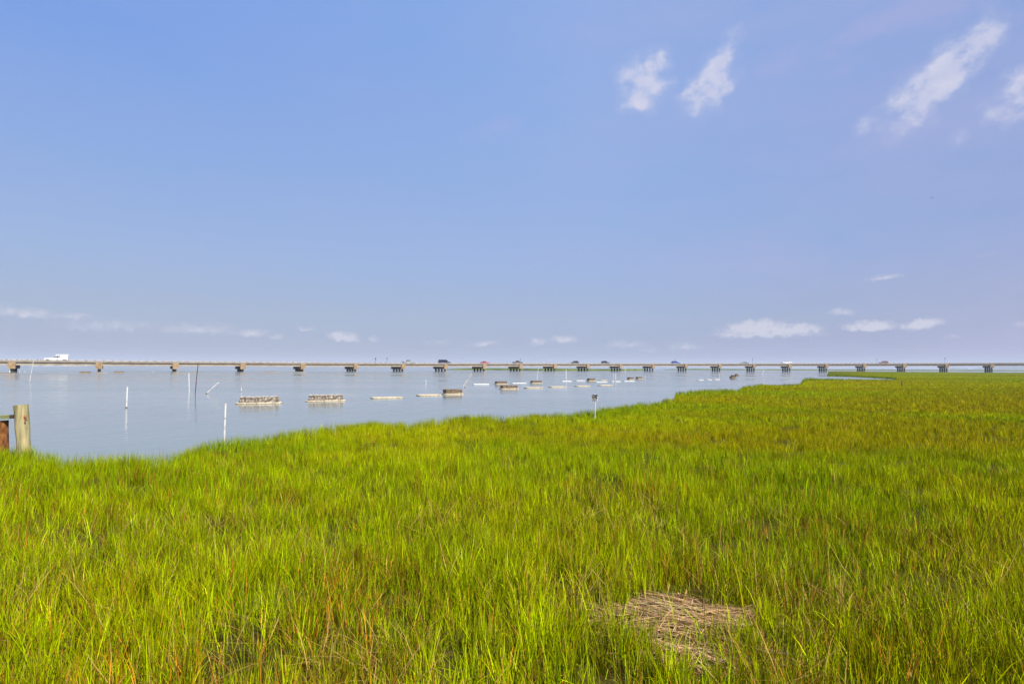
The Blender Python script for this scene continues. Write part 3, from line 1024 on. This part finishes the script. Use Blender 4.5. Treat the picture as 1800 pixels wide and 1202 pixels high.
pole('marker_pole', 'longer of the two slanting white poles in mid water', (817, 681), (829.3, 656), .045, M['pvc_cream'], foul=.08)
pole('marker_pole', 'shorter of the two slanting white poles in mid water', (814.5, 678.3), (821.5, 667), .035, M['pvc'])
pole('marker_pole', 'thin slightly slanting white pole behind a brown caged float', (943.8, 669), (946.2, 648), .04, M['pvc'])
pole('marker_pole', 'bold upright white pole standing at a flat white float in mid water', (995, 669.8), (995, 649.5), .065, M['pvc'])
pole('marker_pole', 'thicker pole of the close pair beneath the bridge middle', (1082.2, 671), (1082, 657), .065, M['pvc'])
pole('marker_pole', 'thinner pole of the close pair beneath the bridge middle', (1078.6, 666), (1078.6, 656.5), .045, M['pvc'])
pole('marker_pole', 'faint white pole in front of the tip of the green island', (1099, 656), (1098.8, 647), .09, M['pvc'])
pole('marker_pole', 'tiny faint white pole right of the two dark far floats', (1134, 667), (1134, 659.5), .04, M['pvc'])
pole('marker_pole', 'faint white pole above the row of far white floats at right', (1264.6, 664.5), (1264.3, 655.5), .05, M['pvc'])
pole('marker_pole', 'faint leaning white pole before the bridge near the right shore', (1339.8, 658.5), (1343.3, 650.3), .09, M['pvc'])
for x_, lab in ((17, 'tiny white stake at the foot of the first bridge pier from the left'), (34.6, 'tiny white stake just right of the first pier'), (44, 'tiny white stake second to the right of the first pier'), (269, 'tiny white stake under the third bridge span')):
    pole('marker_stake', lab, (x_, 654.3), (x_, 650.8 if x_ < 30 else 651.8), .13 if x_ < 30 else .08, M['pvc'], 'stake', group='tiny white stakes near the bridge')

# ------------------------------------------------------------------ oyster floats
def rounded_rect(L, Wd, r, n=6):
    pts = []
    for cx, cy, a0 in ((L / 2 - r, Wd / 2 - r, 0), (-L / 2 + r, Wd / 2 - r, 90), (-L / 2 + r, -Wd / 2 + r, 180), (L / 2 - r, -Wd / 2 + r, 270)):
        for k in range(n + 1):
            a = R(a0 + 90 * k / n)
            pts.append((cx + r * math.cos(a), cy + r * math.sin(a)))
    return pts


def frame_mesh(L, Wd, rad, z):
    bm = bmesh.new()
    add_tube(bm, [(x, y, z) for x, y in rounded_rect(L, Wd, .16)], rad, 10, closed=True)
    for xx in (-L * .32, L * .32):                         # pipe couplings
        for s in (-1, 1):
            add_tube(bm, [(xx - .06, s * Wd / 2, z), (xx + .06, s * Wd / 2, z)], rad * 1.12, 10)
    return bm_mesh('pipe_frame', bm, True)


def cage_mesh(L, Wd, z0, z1, seed, amp=.03):
    """wire cage stuffed with shell: a box of small uneven faces"""
    bm = bmesh.new()
    nx, ny, nz = 34, 10, 6
    rnd = random.Random(seed)
    g = {}

    def v(i, j, k):
        key = (i, j, k)
        if key not in g:
            p = Vector((-L / 2 + L * i / nx, -Wd / 2 + Wd * j / ny, z0 + (z1 - z0) * k / nz))
            p += Vector((rnd.uniform(-1, 1), rnd.uniform(-1, 1), rnd.uniform(-1, 1))) * amp * (1 if 0 < k else .3)
            p.z += .008 * math.sin(i * .9 + seed) * (k / nz)
            g[key] = bm.verts.new(p)
        return g[key]
    for i in range(nx):
        for j in range(ny): bm.faces.new((v(i, j, nz), v(i + 1, j, nz), v(i + 1, j + 1, nz), v(i, j + 1, nz)))
        for k in range(nz):
            bm.faces.new((v(i, 0, k), v(i + 1, 0, k), v(i + 1, 0, k + 1), v(i, 0, k + 1)))
            bm.faces.new((v(i, ny, k), v(i, ny, k + 1), v(i + 1, ny, k + 1), v(i + 1, ny, k)))
    for j in range(ny):
        for k in range(nz):
            bm.faces.new((v(0, j, k), v(0, j, k + 1), v(0, j + 1, k + 1), v(0, j + 1, k)))
            bm.faces.new((v(nx, j, k), v(nx, j + 1, k), v(nx, j + 1, k + 1), v(nx, j, k + 1)))
    return bm_mesh('cage', bm)


FL = 2.5
frame_me = frame_mesh(FL, .74, .055, .035)
frame_me.materials.append(M['pvc_cream'])
frame_white = frame_me.copy(); frame_white.materials.clear(); frame_white.materials.append(M['pvc'])


def oyster_float(label, x0, x1, ybase, cage=None, mat='net', cream=True, tilt=1, length=FL, group='oyster floats moored in rows'):
    """x0..x1 and ybase: where the photo shows it on the water"""
    p = on_plane((x0 + x1) / 2, ybase)
    app = (x1 - x0) / F * p.y
    c = min(1.0, app / (length + .1))
    yaw = math.acos(c) * tilt * .5 + R(8)
    s = max(.55, min(1.0, app / (length * .97)))
    o = empty('oyster_float', p, yaw, label, 'oyster float', group)
    o.scale = (s, 1, 1)
    link('pipe_frame', frame_me if cream else frame_white, None, o)
    bm_ = cage_mesh(FL * .86, .58, -.06, cage if cage else .055, sum(map(ord, label)) % 97, .03 if cage else .012)
    link('cage', bm_, M[mat], o)
    if cage and mat == 'net':  # pale slab and rim added as the bright line of sunlight on top
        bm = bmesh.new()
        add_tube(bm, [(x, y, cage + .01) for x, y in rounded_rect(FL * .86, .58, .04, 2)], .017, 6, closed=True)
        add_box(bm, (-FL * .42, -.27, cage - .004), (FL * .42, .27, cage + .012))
        link('lit_cage_top', bm_mesh('lit_cage_top', bm), M['lit_top'], o)
    return o


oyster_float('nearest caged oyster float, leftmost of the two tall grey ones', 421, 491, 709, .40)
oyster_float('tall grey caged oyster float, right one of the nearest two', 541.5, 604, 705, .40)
oyster_float('brown caged oyster float beside the two slanting poles', 778, 813, 692.8, .40, 'net_brown')
oyster_float('small brown caged oyster float behind the brown caged one with a bright rim', 869, 892, 675, .36, 'net_brown')
oyster_float('brown caged oyster float with a bright rim in mid water', 878, 911, 683.6, .36, 'net_brown')
oyster_float('brown caged oyster float at the foot of the thin slanting pole', 931.5, 953, 673.6, .36, 'net_brown')
oyster_float('small dark caged oyster float among the far white ones', 1031, 1047, 669.4, .42, 'net_brown')
oyster_float('far dark caged oyster float, left of the rightmost caged pair', 1102, 1114.5, 667, .40, 'net_brown')
oyster_float('far brown caged oyster float, right of the rightmost caged pair', 1117, 1129.5, 666, .40, 'net_brown')
flats = [('long flat cream float right of the tall caged pair', 654.5, 705, 699.7, 1), ('flat cream float beside the brown caged one', 734, 774, 695, 1),
         ('bright flat white float right of the slanting poles', 831, 859, 675.6, 0), ('flat white float behind the bright rimmed cage', 899, 925, 673.8, 0),
         ('weathered flat float right of the bright rimmed cage', 922, 953, 681.8, 1), ('flat yellowish float left of the tall bold pole foot', 965, 994, 680.3, 1),
         ('weathered flat float between the yellowish one and the nearest white strip', 1010, 1037, 678.7, 1), ('thin flat float behind the black lettered sign', 1051, 1077, 677.4, 1),
         ('thin white float under the bold upright pole', 985, 1004, 670.1, 0), ('thin pale float left of the small dark cage', 1010, 1028, 669.2, 0),
         ('bright white float right of the small dark cage', 1045, 1067, 671.5, 0), ('thin tan float just behind the bright white one', 1053, 1067, 668.4, 1),
         ('thin white float at the feet of the close pair of poles', 1072, 1091, 670.8, 0), ('white float in front of the rightmost caged pair', 1094, 1115, 669.9, 0),
         ('far white float, left end of the row of three at right', 1224, 1236, 668, 0), ('far white float, middle of the row of three at right', 1240, 1251, 667.5, 0),
         ('far white float, right end of the row of three at right', 1252, 1265, 667, 0)]
for lab, a, b, yb, cream in flats:
    oyster_float(lab, a, b, yb, None, 'net_brown' if cream else 'net', bool(cream))
near_bridge = [('pale float below the leftmost bridge pier', 0, 19, 657.5, .25), ('white float under the second bridge span', 141, 158, 656.3, .45),
               ('low tan float at the second pier foot', 174, 188, 655.3, 0), ('dark humped float right of the second pier', 201, 217, 655, .4),
               ('white float right of the third pier', 313, 326, 655.4, .2), ('white float beside the dark stick under the bridge', 335, 347, 655.2, .2),
               ('long low float under the fifth bridge span', 461, 487, 654.4, .2), ('pale float at the fifth pier foot', 513, 537, 654.4, .15)]
for lab, a, b, yb, cg in near_bridge:
    p = on_plane((a + b) / 2, yb)
    o = empty('oyster_float', p, R(20), lab, 'oyster float', 'floats lying close to the bridge')
    s = (b - a) / F * p.y / FL
    o.scale = (s, 1.3, 1.0)
    link('pipe_frame', frame_me, None, o)
    link('cage', cage_mesh(FL * .86, .58, -.06, max(cg, .05), len(lab), .02), M['net_brown'], o)


# two dark skiff-like work floats near the right shore
def work_float(px0, px1, py, label):
    p = on_plane((px0 + px1) / 2, py)
    Lw = (px1 - px0) / F * p.y * 1.05
    o = empty('work_raft', p, R(12), label, 'raft', 'dark rafts near the right shore')
    bm = bmesh.new()
    hull = [(-Lw / 2, .28), (-Lw / 2 + .15, -.1), (Lw / 2 - .3, -.1), (Lw / 2, .34), (Lw / 2 - .1, .36), (-Lw / 2 + .05, .30)]
    add_prism(bm, hull, -.45, .45)
    link('hull', bm_mesh('hull', bm), M['net_brown'], o)
    link('crate', cage_mesh(Lw * .5, .5, .28, .62, int(px0), .04), M['net_brown'], o)


work_float(1283.5, 1292.5, 664.2, 'dark raft near the right shore, the nearer one of two')
work_float(1291, 1298, 661.3, 'dark raft near the right shore, the farther one of two')

# far white floats seen under the first spans
x_ = 60
k = 0
while x_ < 152:
    if random.random() < .7:
        p = on_plane(x_, 643.3)
        o = empty('oyster_float', p, 0, 'tiny white float in the far row seen under the leftmost spans', 'oyster float', 'row of white floats far beyond the bridge')
        ln = random.uniform(2.5, 6)
        bm = bmesh.new()
        add_tube(bm, [(-ln / 2, 0, .2), (ln / 2, 0, .2)], .55, 8)
        link('float_tube', bm_mesh('float_tube', bm), M['pvc'], o)
    x_ += random.uniform(4, 8)

# ------------------------------------------------------------------ warning sign
sy_ = 23.4
c = at_depth(1045.2, 699.2, sy_)
b = at_depth(1046.2, 735, sy_)
so = empty('warning_sign', (b.x, b.y, 0), 0, 'small white square sign with black KEEP OUT lettering on a white pole', 'sign')
bm = bmesh.new()
add_tube(bm, [(0, .035, -.4), (0, .035, at_depth(1046, 691.8, sy_).z)], .022, 12)
link('pole', bm_mesh('pole', bm), M['pvc'], so)
panel = bpy.data.objects.new('sign_panel', None)
bm = bmesh.new()
pc = c - Vector((b.x, b.y, 0))
add_box(bm, (pc.x - .131, -.004, pc.z - .131), (pc.x + .131, .008, pc.z + .131))
panel = link('sign_panel', bm_mesh('sign_panel', bm), M['sign_white'], so)
for txt, zc in (('KEEP', .012), ('OUT', -.118)):
    cu = bpy.data.curves.new('lettering', 'FONT')
    cu.body = txt; cu.size = .118; cu.align_x = 'CENTER'; cu.extrude = .001; cu.offset = .0085
    tmp = bpy.data.objects.new('lettering', cu)
    COL.objects.link(tmp)
    bpy.context.view_layer.update()
    me = bpy.data.meshes.new_from_object(tmp.evaluated_get(bpy.context.evaluated_depsgraph_get()))
    bpy.data.objects.remove(tmp)
    wd = max(v.co.x for v in me.vertices) - min(v.co.x for v in me.vertices)
    o = link('lettering', me, M['sign_black'], panel)
    o.location = (pc.x, -.0065, pc.z + zc)
    o.rotation_euler = (R(90), 0, 0)
    o.scale = (.250 / wd, 1.36, 1)

# ------------------------------------------------------------------ old timber post with its beam, left edge
py_ = 13.4
def rough_post(pts, rads, seed, n=18):
    bm = bmesh.new()
    P = [Vector(p) for p in pts]
    full, rf = [], []
    for i in range(len(P) - 1):
        for k in range(5):
            full.append(P[i].lerp(P[i + 1], k / 5)); rf.append(rads[i] + (rads[i + 1] - rads[i]) * k / 5)
    full.append(P[-1]); rf.append(rads[-1])
    add_tube(bm, full, rf, n)
    for v in bm.verts:
        v.co += Vector((mnoise.noise(v.co * 6 + Vector((seed, 0, 0))), mnoise.noise(v.co * 6 + Vector((0, seed, 0))), 0)) * .018
    return bm_mesh('post', bm)


t0 = at_depth(36.8, 711.5, py_); b0 = at_depth(44.0, 812, py_)
old = empty('mooring_post', (b0.x, b0.y, 0), 0, 'weathered leaning timber post with a green beam and a rusty stump at the left edge', 'timber post')
q0 = t0 - Vector((b0.x, b0.y, 0))
post = link('post', rough_post([(0.03, 0, -.3), (0, 0, b0.z), (q0.x, 0, q0.z)], [.130, .130, .141], 3), M['old_wood'], old)
vd_ = Vector((b0.x, b0.y, 0)).normalized()
bp = at_depth(44.3, 731.5, py_) - Vector((b0.x, b0.y, 0)) - vd_ * .127
bm = bmesh.new()
bmesh.ops.create_uvsphere(bm, u_segments=10, v_segments=8, radius=.036, matrix=Matrix.Translation(bp) @ Matrix.Diagonal((1, .6, 1, 1)))
add_box(bm, (bp.x - .010, bp.y - .010, bp.z - .13), (bp.x + .010, bp.y + .008, bp.z))
link('bolt', bm_mesh('bolt', bm), M['rust'], post)
e0 = at_depth(21.5, 732.0, py_ + .0) - Vector((b0.x, b0.y, 0)); e1 = at_depth(-190, 741, py_ + .2) - Vector((b0.x, b0.y, 0))
bm = bmesh.new()
vs = []
for pnt in (e0, e1):
    for dy, dz in ((-.10, -.045), (.10, -.045), (.10, .045), (-.10, .045)):
        vs.append(bm.verts.new((pnt.x, pnt.y + dy, pnt.z + dz)))
for j in range(4): bm.faces.new((vs[j], vs[(j + 1) % 4], vs[4 + (j + 1) % 4], vs[4 + j]))
bm.faces.new(vs[:4][::-1]); bm.faces.new(vs[4:])
link('beam', bm_mesh('beam', bm), M['beam_wood'], old)
bm = bmesh.new()
add_box(bm, (e0.x + .005, e0.y - .08, e0.z - .04), (e0.x + .085, e0.y + .08, e0.z + .042))
link('beam_bracket', bm_mesh('beam_bracket', bm), M['dark_stick'], old)
s0 = at_depth(4, 738.5, py_ + .05) - Vector((b0.x, b0.y, 0)); s1 = at_depth(5, 815, py_ + .05) - Vector((b0.x, b0.y, 0))
link('stump', rough_post([(s1.x, s1.y, -.2), (s1.x, s1.y, s1.z), (s0.x, s0.y, s0.z - .01)], [.119, .117, .112], 8), M['rust_wood'], old)

# thin dark stake in the right-hand marsh
d0 = on_plane(1585.6, 679.5, .15); d1 = at_depth(1585.6, 669.6, d0.y)
bm = bmesh.new(); add_tube(bm, [(0, 0, -.4), (0, 0, d1.z)], .055, 8)
o = link('wooden_stake', bm_mesh('wooden_stake', bm), M['dark_stick'])
o.location = (d0.x, d0.y, 0)
tag(o, 'short dark wooden stake alone in the right hand marsh grass', 'stake')

# ------------------------------------------------------------------ birds
def bird(px, py, y, span, roll, label):
    p = at_depth(px, py, y)
    bm = bmesh.new()
    add_tube(bm, [(0, -.42 * span, 0), (0, -.28 * span, .01), (0, -.1 * span, .02), (0, .12 * span, .0), (0, .24 * span, -.02), (0, .34 * span, -.02)],
             [.012 * span, .05 * span, .085 * span, .075 * span, .04 * span, .008 * span], 10)
    for s in (-1, 1):
        prof = [(.03, .10, .03), (.25, .14, .12), (.5, .02, .08), (.25, -.02, .11), (.03, -.12, .02)]
        top_ = [bm.verts.new((s * a * span, b_ * span, z * span)) for a, b_, z in prof]
        bot = [bm.verts.new((s * a * span, b_ * span, z * span - .02 * span)) for a, b_, z in prof]
        bm.faces.new(top_); bm.faces.new(bot[::-1])
        for i in range(5): bm.faces.new((top_[i], bot[i], bot[(i + 1) % 5], top_[(i + 1) % 5]))
    o = link('bird', bm_mesh('bird', bm), M['bird'])
    o.location = p; o.rotation_euler = (R(10), R(roll), R(50 + px % 70))
    tag(o, label, 'bird', 'birds far off in the sky')


bird(1638, 348, 150, .62, 28, 'dark bird speck high in the right hand sky')
bird(1057, 575, 170, .5, -15, 'dark bird speck low above the middle of the bridge')
bird(813, 630, 190, .55, 20, 'dark bird just above the bridge between the navy van and the red car')
bird(787, 82, 160, .35, 10, 'tiny bird speck near the top of the blue sky')

# ------------------------------------------------------------------ light
SUN_EL, SUN_AZ = R(46), R(142)
w = bpy.data.worlds.new("World")
scene.world = w
w.use_nodes = True
nt = w.node_tree
bg = nt.nodes['Background']
sky = nt.nodes.new('ShaderNodeTexSky')
sky.sky_type = 'NISHITA'
sky.sun_disc = False
sky.sun_elevation = SUN_EL
sky.sun_rotation = SUN_AZ
sky.air_density = 1.0
sky.dust_density = .3
sky.ozone_density = 3.0
EXPOSURE = .66
SKY_STRENGTH = .12
bg.inputs['Strength'].default_value = SKY_STRENGTH


def N(typ, *ins, **kw):
    n = nt.nodes.new(typ)
    for k_, v_ in kw.items(): setattr(n, k_, v_)
    for i_, v_ in enumerate(ins):
        if v_ is None: continue
        if hasattr(v_, 'links'): nt.links.new(v_, n.inputs[i_])
        else: n.inputs[i_].default_value = v_
    return n


def MA(op, a_, b_=None, c_=None, clamp=False):
    n = N('ShaderNodeMath', a_, b_, c_, operation=op)
    n.use_clamp = clamp
    return n.outputs[0]


# a hazy summer sky: the range of the clear sky narrowed, channel by channel
sepc = N('ShaderNodeSeparateColor', sky.outputs[0])
g_ = 1 / (SKY_STRENGTH * 2 ** EXPOSURE)
tc = N('ShaderNodeTexCoord')
sx = N('ShaderNodeSeparateXYZ', tc.outputs['Generated'])
azn = MA('MULTIPLY', MA('ARCTAN2', sx.outputs[0], sx.outputs[1]), 57.2958)
eln = MA('MULTIPLY', MA('ARCSINE', sx.outputs[2]), 57.2958)
# deeper blue to the left and higher up, away from the thin cloud on the right
deep = MA('MULTIPLY', N('ShaderNodeMapRange', azn, -42.0, 8.0, 1.0, 0.0).outputs[0], N('ShaderNodeMapRange', eln, 10.0, 27.0, .0, 1.0).outputs[0])
rgt = N('ShaderNodeMapRange', azn, 8.0, 42.0, 0.0, 1.0).outputs[0]
low = N('ShaderNodeMapRange', eln, 0.0, 4.5, 1.0, 0.0).outputs[0]
low9 = N('ShaderNodeMapRange', eln, 0.0, 10.0, 1.0, 0.0).outputs[0]
leftR = MA('SUBTRACT', MA('SUBTRACT', 1.0, MA('MULTIPLY', low, .17)), MA('ADD', MA('MULTIPLY', deep, .30), MA('MULTIPLY', rgt, .05)))
leftG = MA('SUBTRACT', MA('SUBTRACT', 1.0, MA('ADD', MA('MULTIPLY', low, .17), MA('MULTIPLY', low9, .06))), MA('ADD', MA('MULTIPLY', deep, .17), MA('MULTIPLY', rgt, .11)))
r_c = MA('MULTIPLY', MA('POWER', sepc.outputs[0], .21), MA('MULTIPLY', leftR, .265 * g_))
g_c = MA('MULTIPLY', MA('POWER', sepc.outputs[1], .10), MA('MULTIPLY', leftG, .396 * g_))
b_c = MA('SUBTRACT', MA('MULTIPLY', MA('SUBTRACT', .795, MA('ADD', MA('MULTIPLY', rgt, .07), MA('MULTIPLY', low9, .115))), g_), MA('MULTIPLY', sepc.outputs[0], .020 * g_))
skyc = N('ShaderNodeCombineColor', r_c, g_c, b_c).outputs[0]
# clouds, placed by bearing and height in the sky
pv = N('ShaderNodeCombineXYZ', azn, eln, 0.0).outputs[0]


def noise(vec, scale, detail, rough=.55, typ=None):
    n = N('ShaderNodeTexNoise', vec)
    n.inputs['Scale'].default_value = scale
    n.inputs['Detail'].default_value = detail
    n.inputs['Roughness'].default_value = rough
    return n


def cloud_layer(blobs, warp, wscale, nscale, detail, rough, hard, stretch, ngain, floor=.2, flat=False):
    wn_ = noise(pv, wscale, 5)
    off_ = N('ShaderNodeVectorMath', wn_.outputs['Color'], (.5, .5, .5), operation='SUBTRACT').outputs[0]
    off_ = N('ShaderNodeVectorMath', off_, (warp, warp, 0), operation='MULTIPLY').outputs[0]
    pw = N('ShaderNodeVectorMath', pv, off_, operation='ADD').outputs[0]
    acc = None
    for (px, py, rw, rh, rot, op) in blobs:
        d_ = ray(px, py)
        caz, cel = math.degrees(math.atan2(d_.x, d_.y)), math.degrees(math.asin(d_.z))
        k_ = math.degrees(1 / F) * math.cos(math.radians(caz)) ** 1.5
        mp = N('ShaderNodeMapping', pw, vector_type='TEXTURE')
        mp.inputs['Location'].default_value = (caz, cel, 0)
        mp.inputs['Rotation'].default_value = (0, 0, R(rot))
        mp.inputs['Scale'].default_value = (rw * k_, rh * k_, 1)
        lv = mp.outputs[0]
        if flat:                                # flatter underneath than on top
            sl = N('ShaderNodeSeparateXYZ', lv)
            lv = N('ShaderNodeCombineXYZ', sl.outputs[0], MA('MAXIMUM', sl.outputs[1], MA('MULTIPLY', sl.outputs[1], -1.7)), 0.0).outputs[0]
        ln = N('ShaderNodeVectorMath', lv, operation='LENGTH').outputs['Value']
        m_ = MA('MULTIPLY', MA('SUBTRACT', 1.0, ln, clamp=True), op)
        acc = m_ if acc is None else MA('MAXIMUM', acc, m_)
    mp = N('ShaderNodeMapping', pv)
    mp.inputs['Scale'].default_value = stretch
    mp.inputs['Rotation'].default_value = (0, 0, R(-40 if stretch[0] != stretch[1] else 0))
    nn = noise(mp.outputs[0], nscale, detail, rough)
    nv = MA('MULTIPLY_ADD', nn.outputs['Fac'], ngain, .5 - ngain * .5, clamp=True)
    # thick where the body is dense, torn into shreds at its rim
    body = MA('MULTIPLY', acc, MA('MULTIPLY_ADD', nv, 1.6, floor))
    mr = N('ShaderNodeMapRange', body, .02, hard, 0.0, 1.0, interpolation_type='SMOOTHSTEP')
    return mr.outputs[0], nv, acc


wisps = [(1130, 145, 66, 36, 40, 1.0), (1112, 138, 44, 42, 0, .9), (1150, 152, 40, 34, 0, .8), (1165, 115, 30, 22, 50, .7), (1120, 165, 45, 30, -30, .8), (1266, 112, 66, 34, 55, 1.05), (1240, 160, 70, 40, 30, 1.1), (1285, 95, 26, 40, -20, .8),
         (1650, 140, 140, 56, 42, 1.25), (1705, 88, 85, 42, 40, 1.15), (1610, 185, 70, 42, 25, 1.1), (1740, 58, 40, 16, 40, .6), (1790, 180, 70, 58, 25, 1.25), (1530, 215, 34, 22, 20, .55), (1690, 240, 30, 20, 0, .35)]
c_w, n_w, a_w = cloud_layer(wisps, 3.2, .45, .38, 14, .58, .85, (1, 1.35, 1), 2.3)
puffs = [(1330, 577, 70, 20, 0, 1.15), (1395, 580, 62, 16, 0, 1.1), (1300, 580, 50, 14, 0, .8), (1345, 588, 120, 14, 0, .8), (1528, 575, 55, 17, 0, 1.1), (1622, 572, 45, 18, 8, 1.05), (1480, 549, 30, 11, 0, .55), (1557, 488, 42, 11, 4, .55), (604, 594, 36, 16, -8, 1.0),
         (45, 553, 80, 22, -3, .55), (130, 556, 50, 12, -5, .42), (445, 586, 42, 13, 4, .55), (485, 593, 22, 9, 0, .5), (538, 579, 22, 8, 0, .55), (655, 597, 16, 9, 0, .5), (850, 604, 36, 9, 5, .6), (992, 598, 32, 14, 0, .75), (946, 602, 24, 12, 0, .55),
         (1100, 607, 60, 12, 0, .42), (1205, 611, 45, 11, 0, .45), (1140, 615, 24, 9, 0, .4), (350, 580, 110, 24, 0, .38), (200, 575, 150, 26, 0, .35), (1675, 594, 20, 9, 0, .4), (770, 602, 40, 8, 0, .3), (1800, 570, 30, 10, 0, .35)]
c_p, n_p, a_p = cloud_layer(puffs, 1.0, 1.5, 1.5, 9, .55, .75, (1, 1, 1), 1.9, .3, True)
# a thin veil of high cirrus
mpv = N('ShaderNodeMapping', pv)
mpv.inputs['Scale'].default_value = (.035, .11, 1)
mpv.inputs['Rotation'].default_value = (0, 0, R(-18))
veil = N('ShaderNodeMapRange', noise(mpv.outputs[0], 1.0, 6, .6).outputs['Fac'], .38, .78, 0.0, .55).outputs[0]
side = N('ShaderNodeMapRange', azn, -8.0, 34.0, .25, 1.0).outputs[0]
veil = MA('MULTIPLY', veil, side)
c_v, n_v, a_v = cloud_layer([(1560, 45, 420, 90, 9, 1.0), (1380, 110, 200, 40, 25, .7), (860, 228, 200, 34, 12, .5), (1730, 440, 130, 16, 4, .9), (1620, 290, 260, 70, 20, .5), (300, 560, 420, 70, 0, .5)], 4.0, .15, .16, 8, .6, 1.3, (1, 2.4, 1), 2.0, .3)
veil = MA('MAXIMUM', veil, MA('MULTIPLY', c_v, .42))
white = lambda r, g, b: (r * g_, g * g_, b * g_, 1)
mx1 = N('ShaderNodeMix', data_type='RGBA')
nt.links.new(veil, mx1.inputs[0]); nt.links.new(skyc, mx1.inputs[6]); mx1.inputs[7].default_value = white(.46, .455, .72)
mx2 = N('ShaderNodeMix', data_type='RGBA')
nt.links.new(MA('MAXIMUM', MA('MULTIPLY', c_w, MA('MULTIPLY_ADD', n_w, .50, .42)), MA('MULTIPLY', MA('POWER', a_w, .7), MA('MULTIPLY', n_w, .5))), mx2.inputs[0]); nt.links.new(mx1.outputs[2], mx2.inputs[6]); mx2.inputs[7].default_value = white(.68, .68, .82)
mx3 = N('ShaderNodeMix', data_type='RGBA')
nt.links.new(MA('MULTIPLY', c_p, .85), mx3.inputs[0]); nt.links.new(mx2.outputs[2], mx3.inputs[6]); mx3.inputs[7].default_value = white(.66, .66, .76)
nt.links.new(mx3.outputs[2], bg.inputs['Color'])

# ------------------------------------------------------------------ the hazy air
bm = bmesh.new()
add_box(bm, (-6400, -120, -2.2), (6400, 6400, 75))
hz, hnt, hb = new_mat('summer_haze')
hnt.nodes.remove(hb)
pvn = hnt.nodes.new('ShaderNodeVolumePrincipled')
pvn.inputs['Color'].default_value = (.80, .88, 1.0, 1)
pvn.inputs['Density'].default_value = .00020
hnt.links.new(pvn.outputs[0], hnt.nodes['Material Output'].inputs['Volume'])
tag(link('haze', bm_mesh('haze', bm), hz), 'pale blue summer haze over the far water and trees', kind='stuff')

sd_ = bpy.data.lights.new('sun', 'SUN')
sd_.energy = 4.8
sd_.angle = R(.53)
sd_.color = (1.0, .95, .86)
so_ = bpy.data.objects.new('sun', sd_)
COL.objects.link(so_)
dirv = Vector((math.sin(SUN_AZ) * math.cos(SUN_EL), math.cos(SUN_AZ) * math.cos(SUN_EL), math.sin(SUN_EL)))
so_.rotation_euler = dirv.to_track_quat('Z', 'Y').to_euler()

vs_ = scene.view_settings
vs_.view_transform = 'Standard'
vs_.look = 'None'
vs_.exposure = EXPOSURE
vs_.gamma = 1.0
scene.render.engine = 'CYCLES'
scene.cycles.use_denoising = True
scene.cycles.max_bounces = 8
scene.cycles.transparent_max_bounces = 8
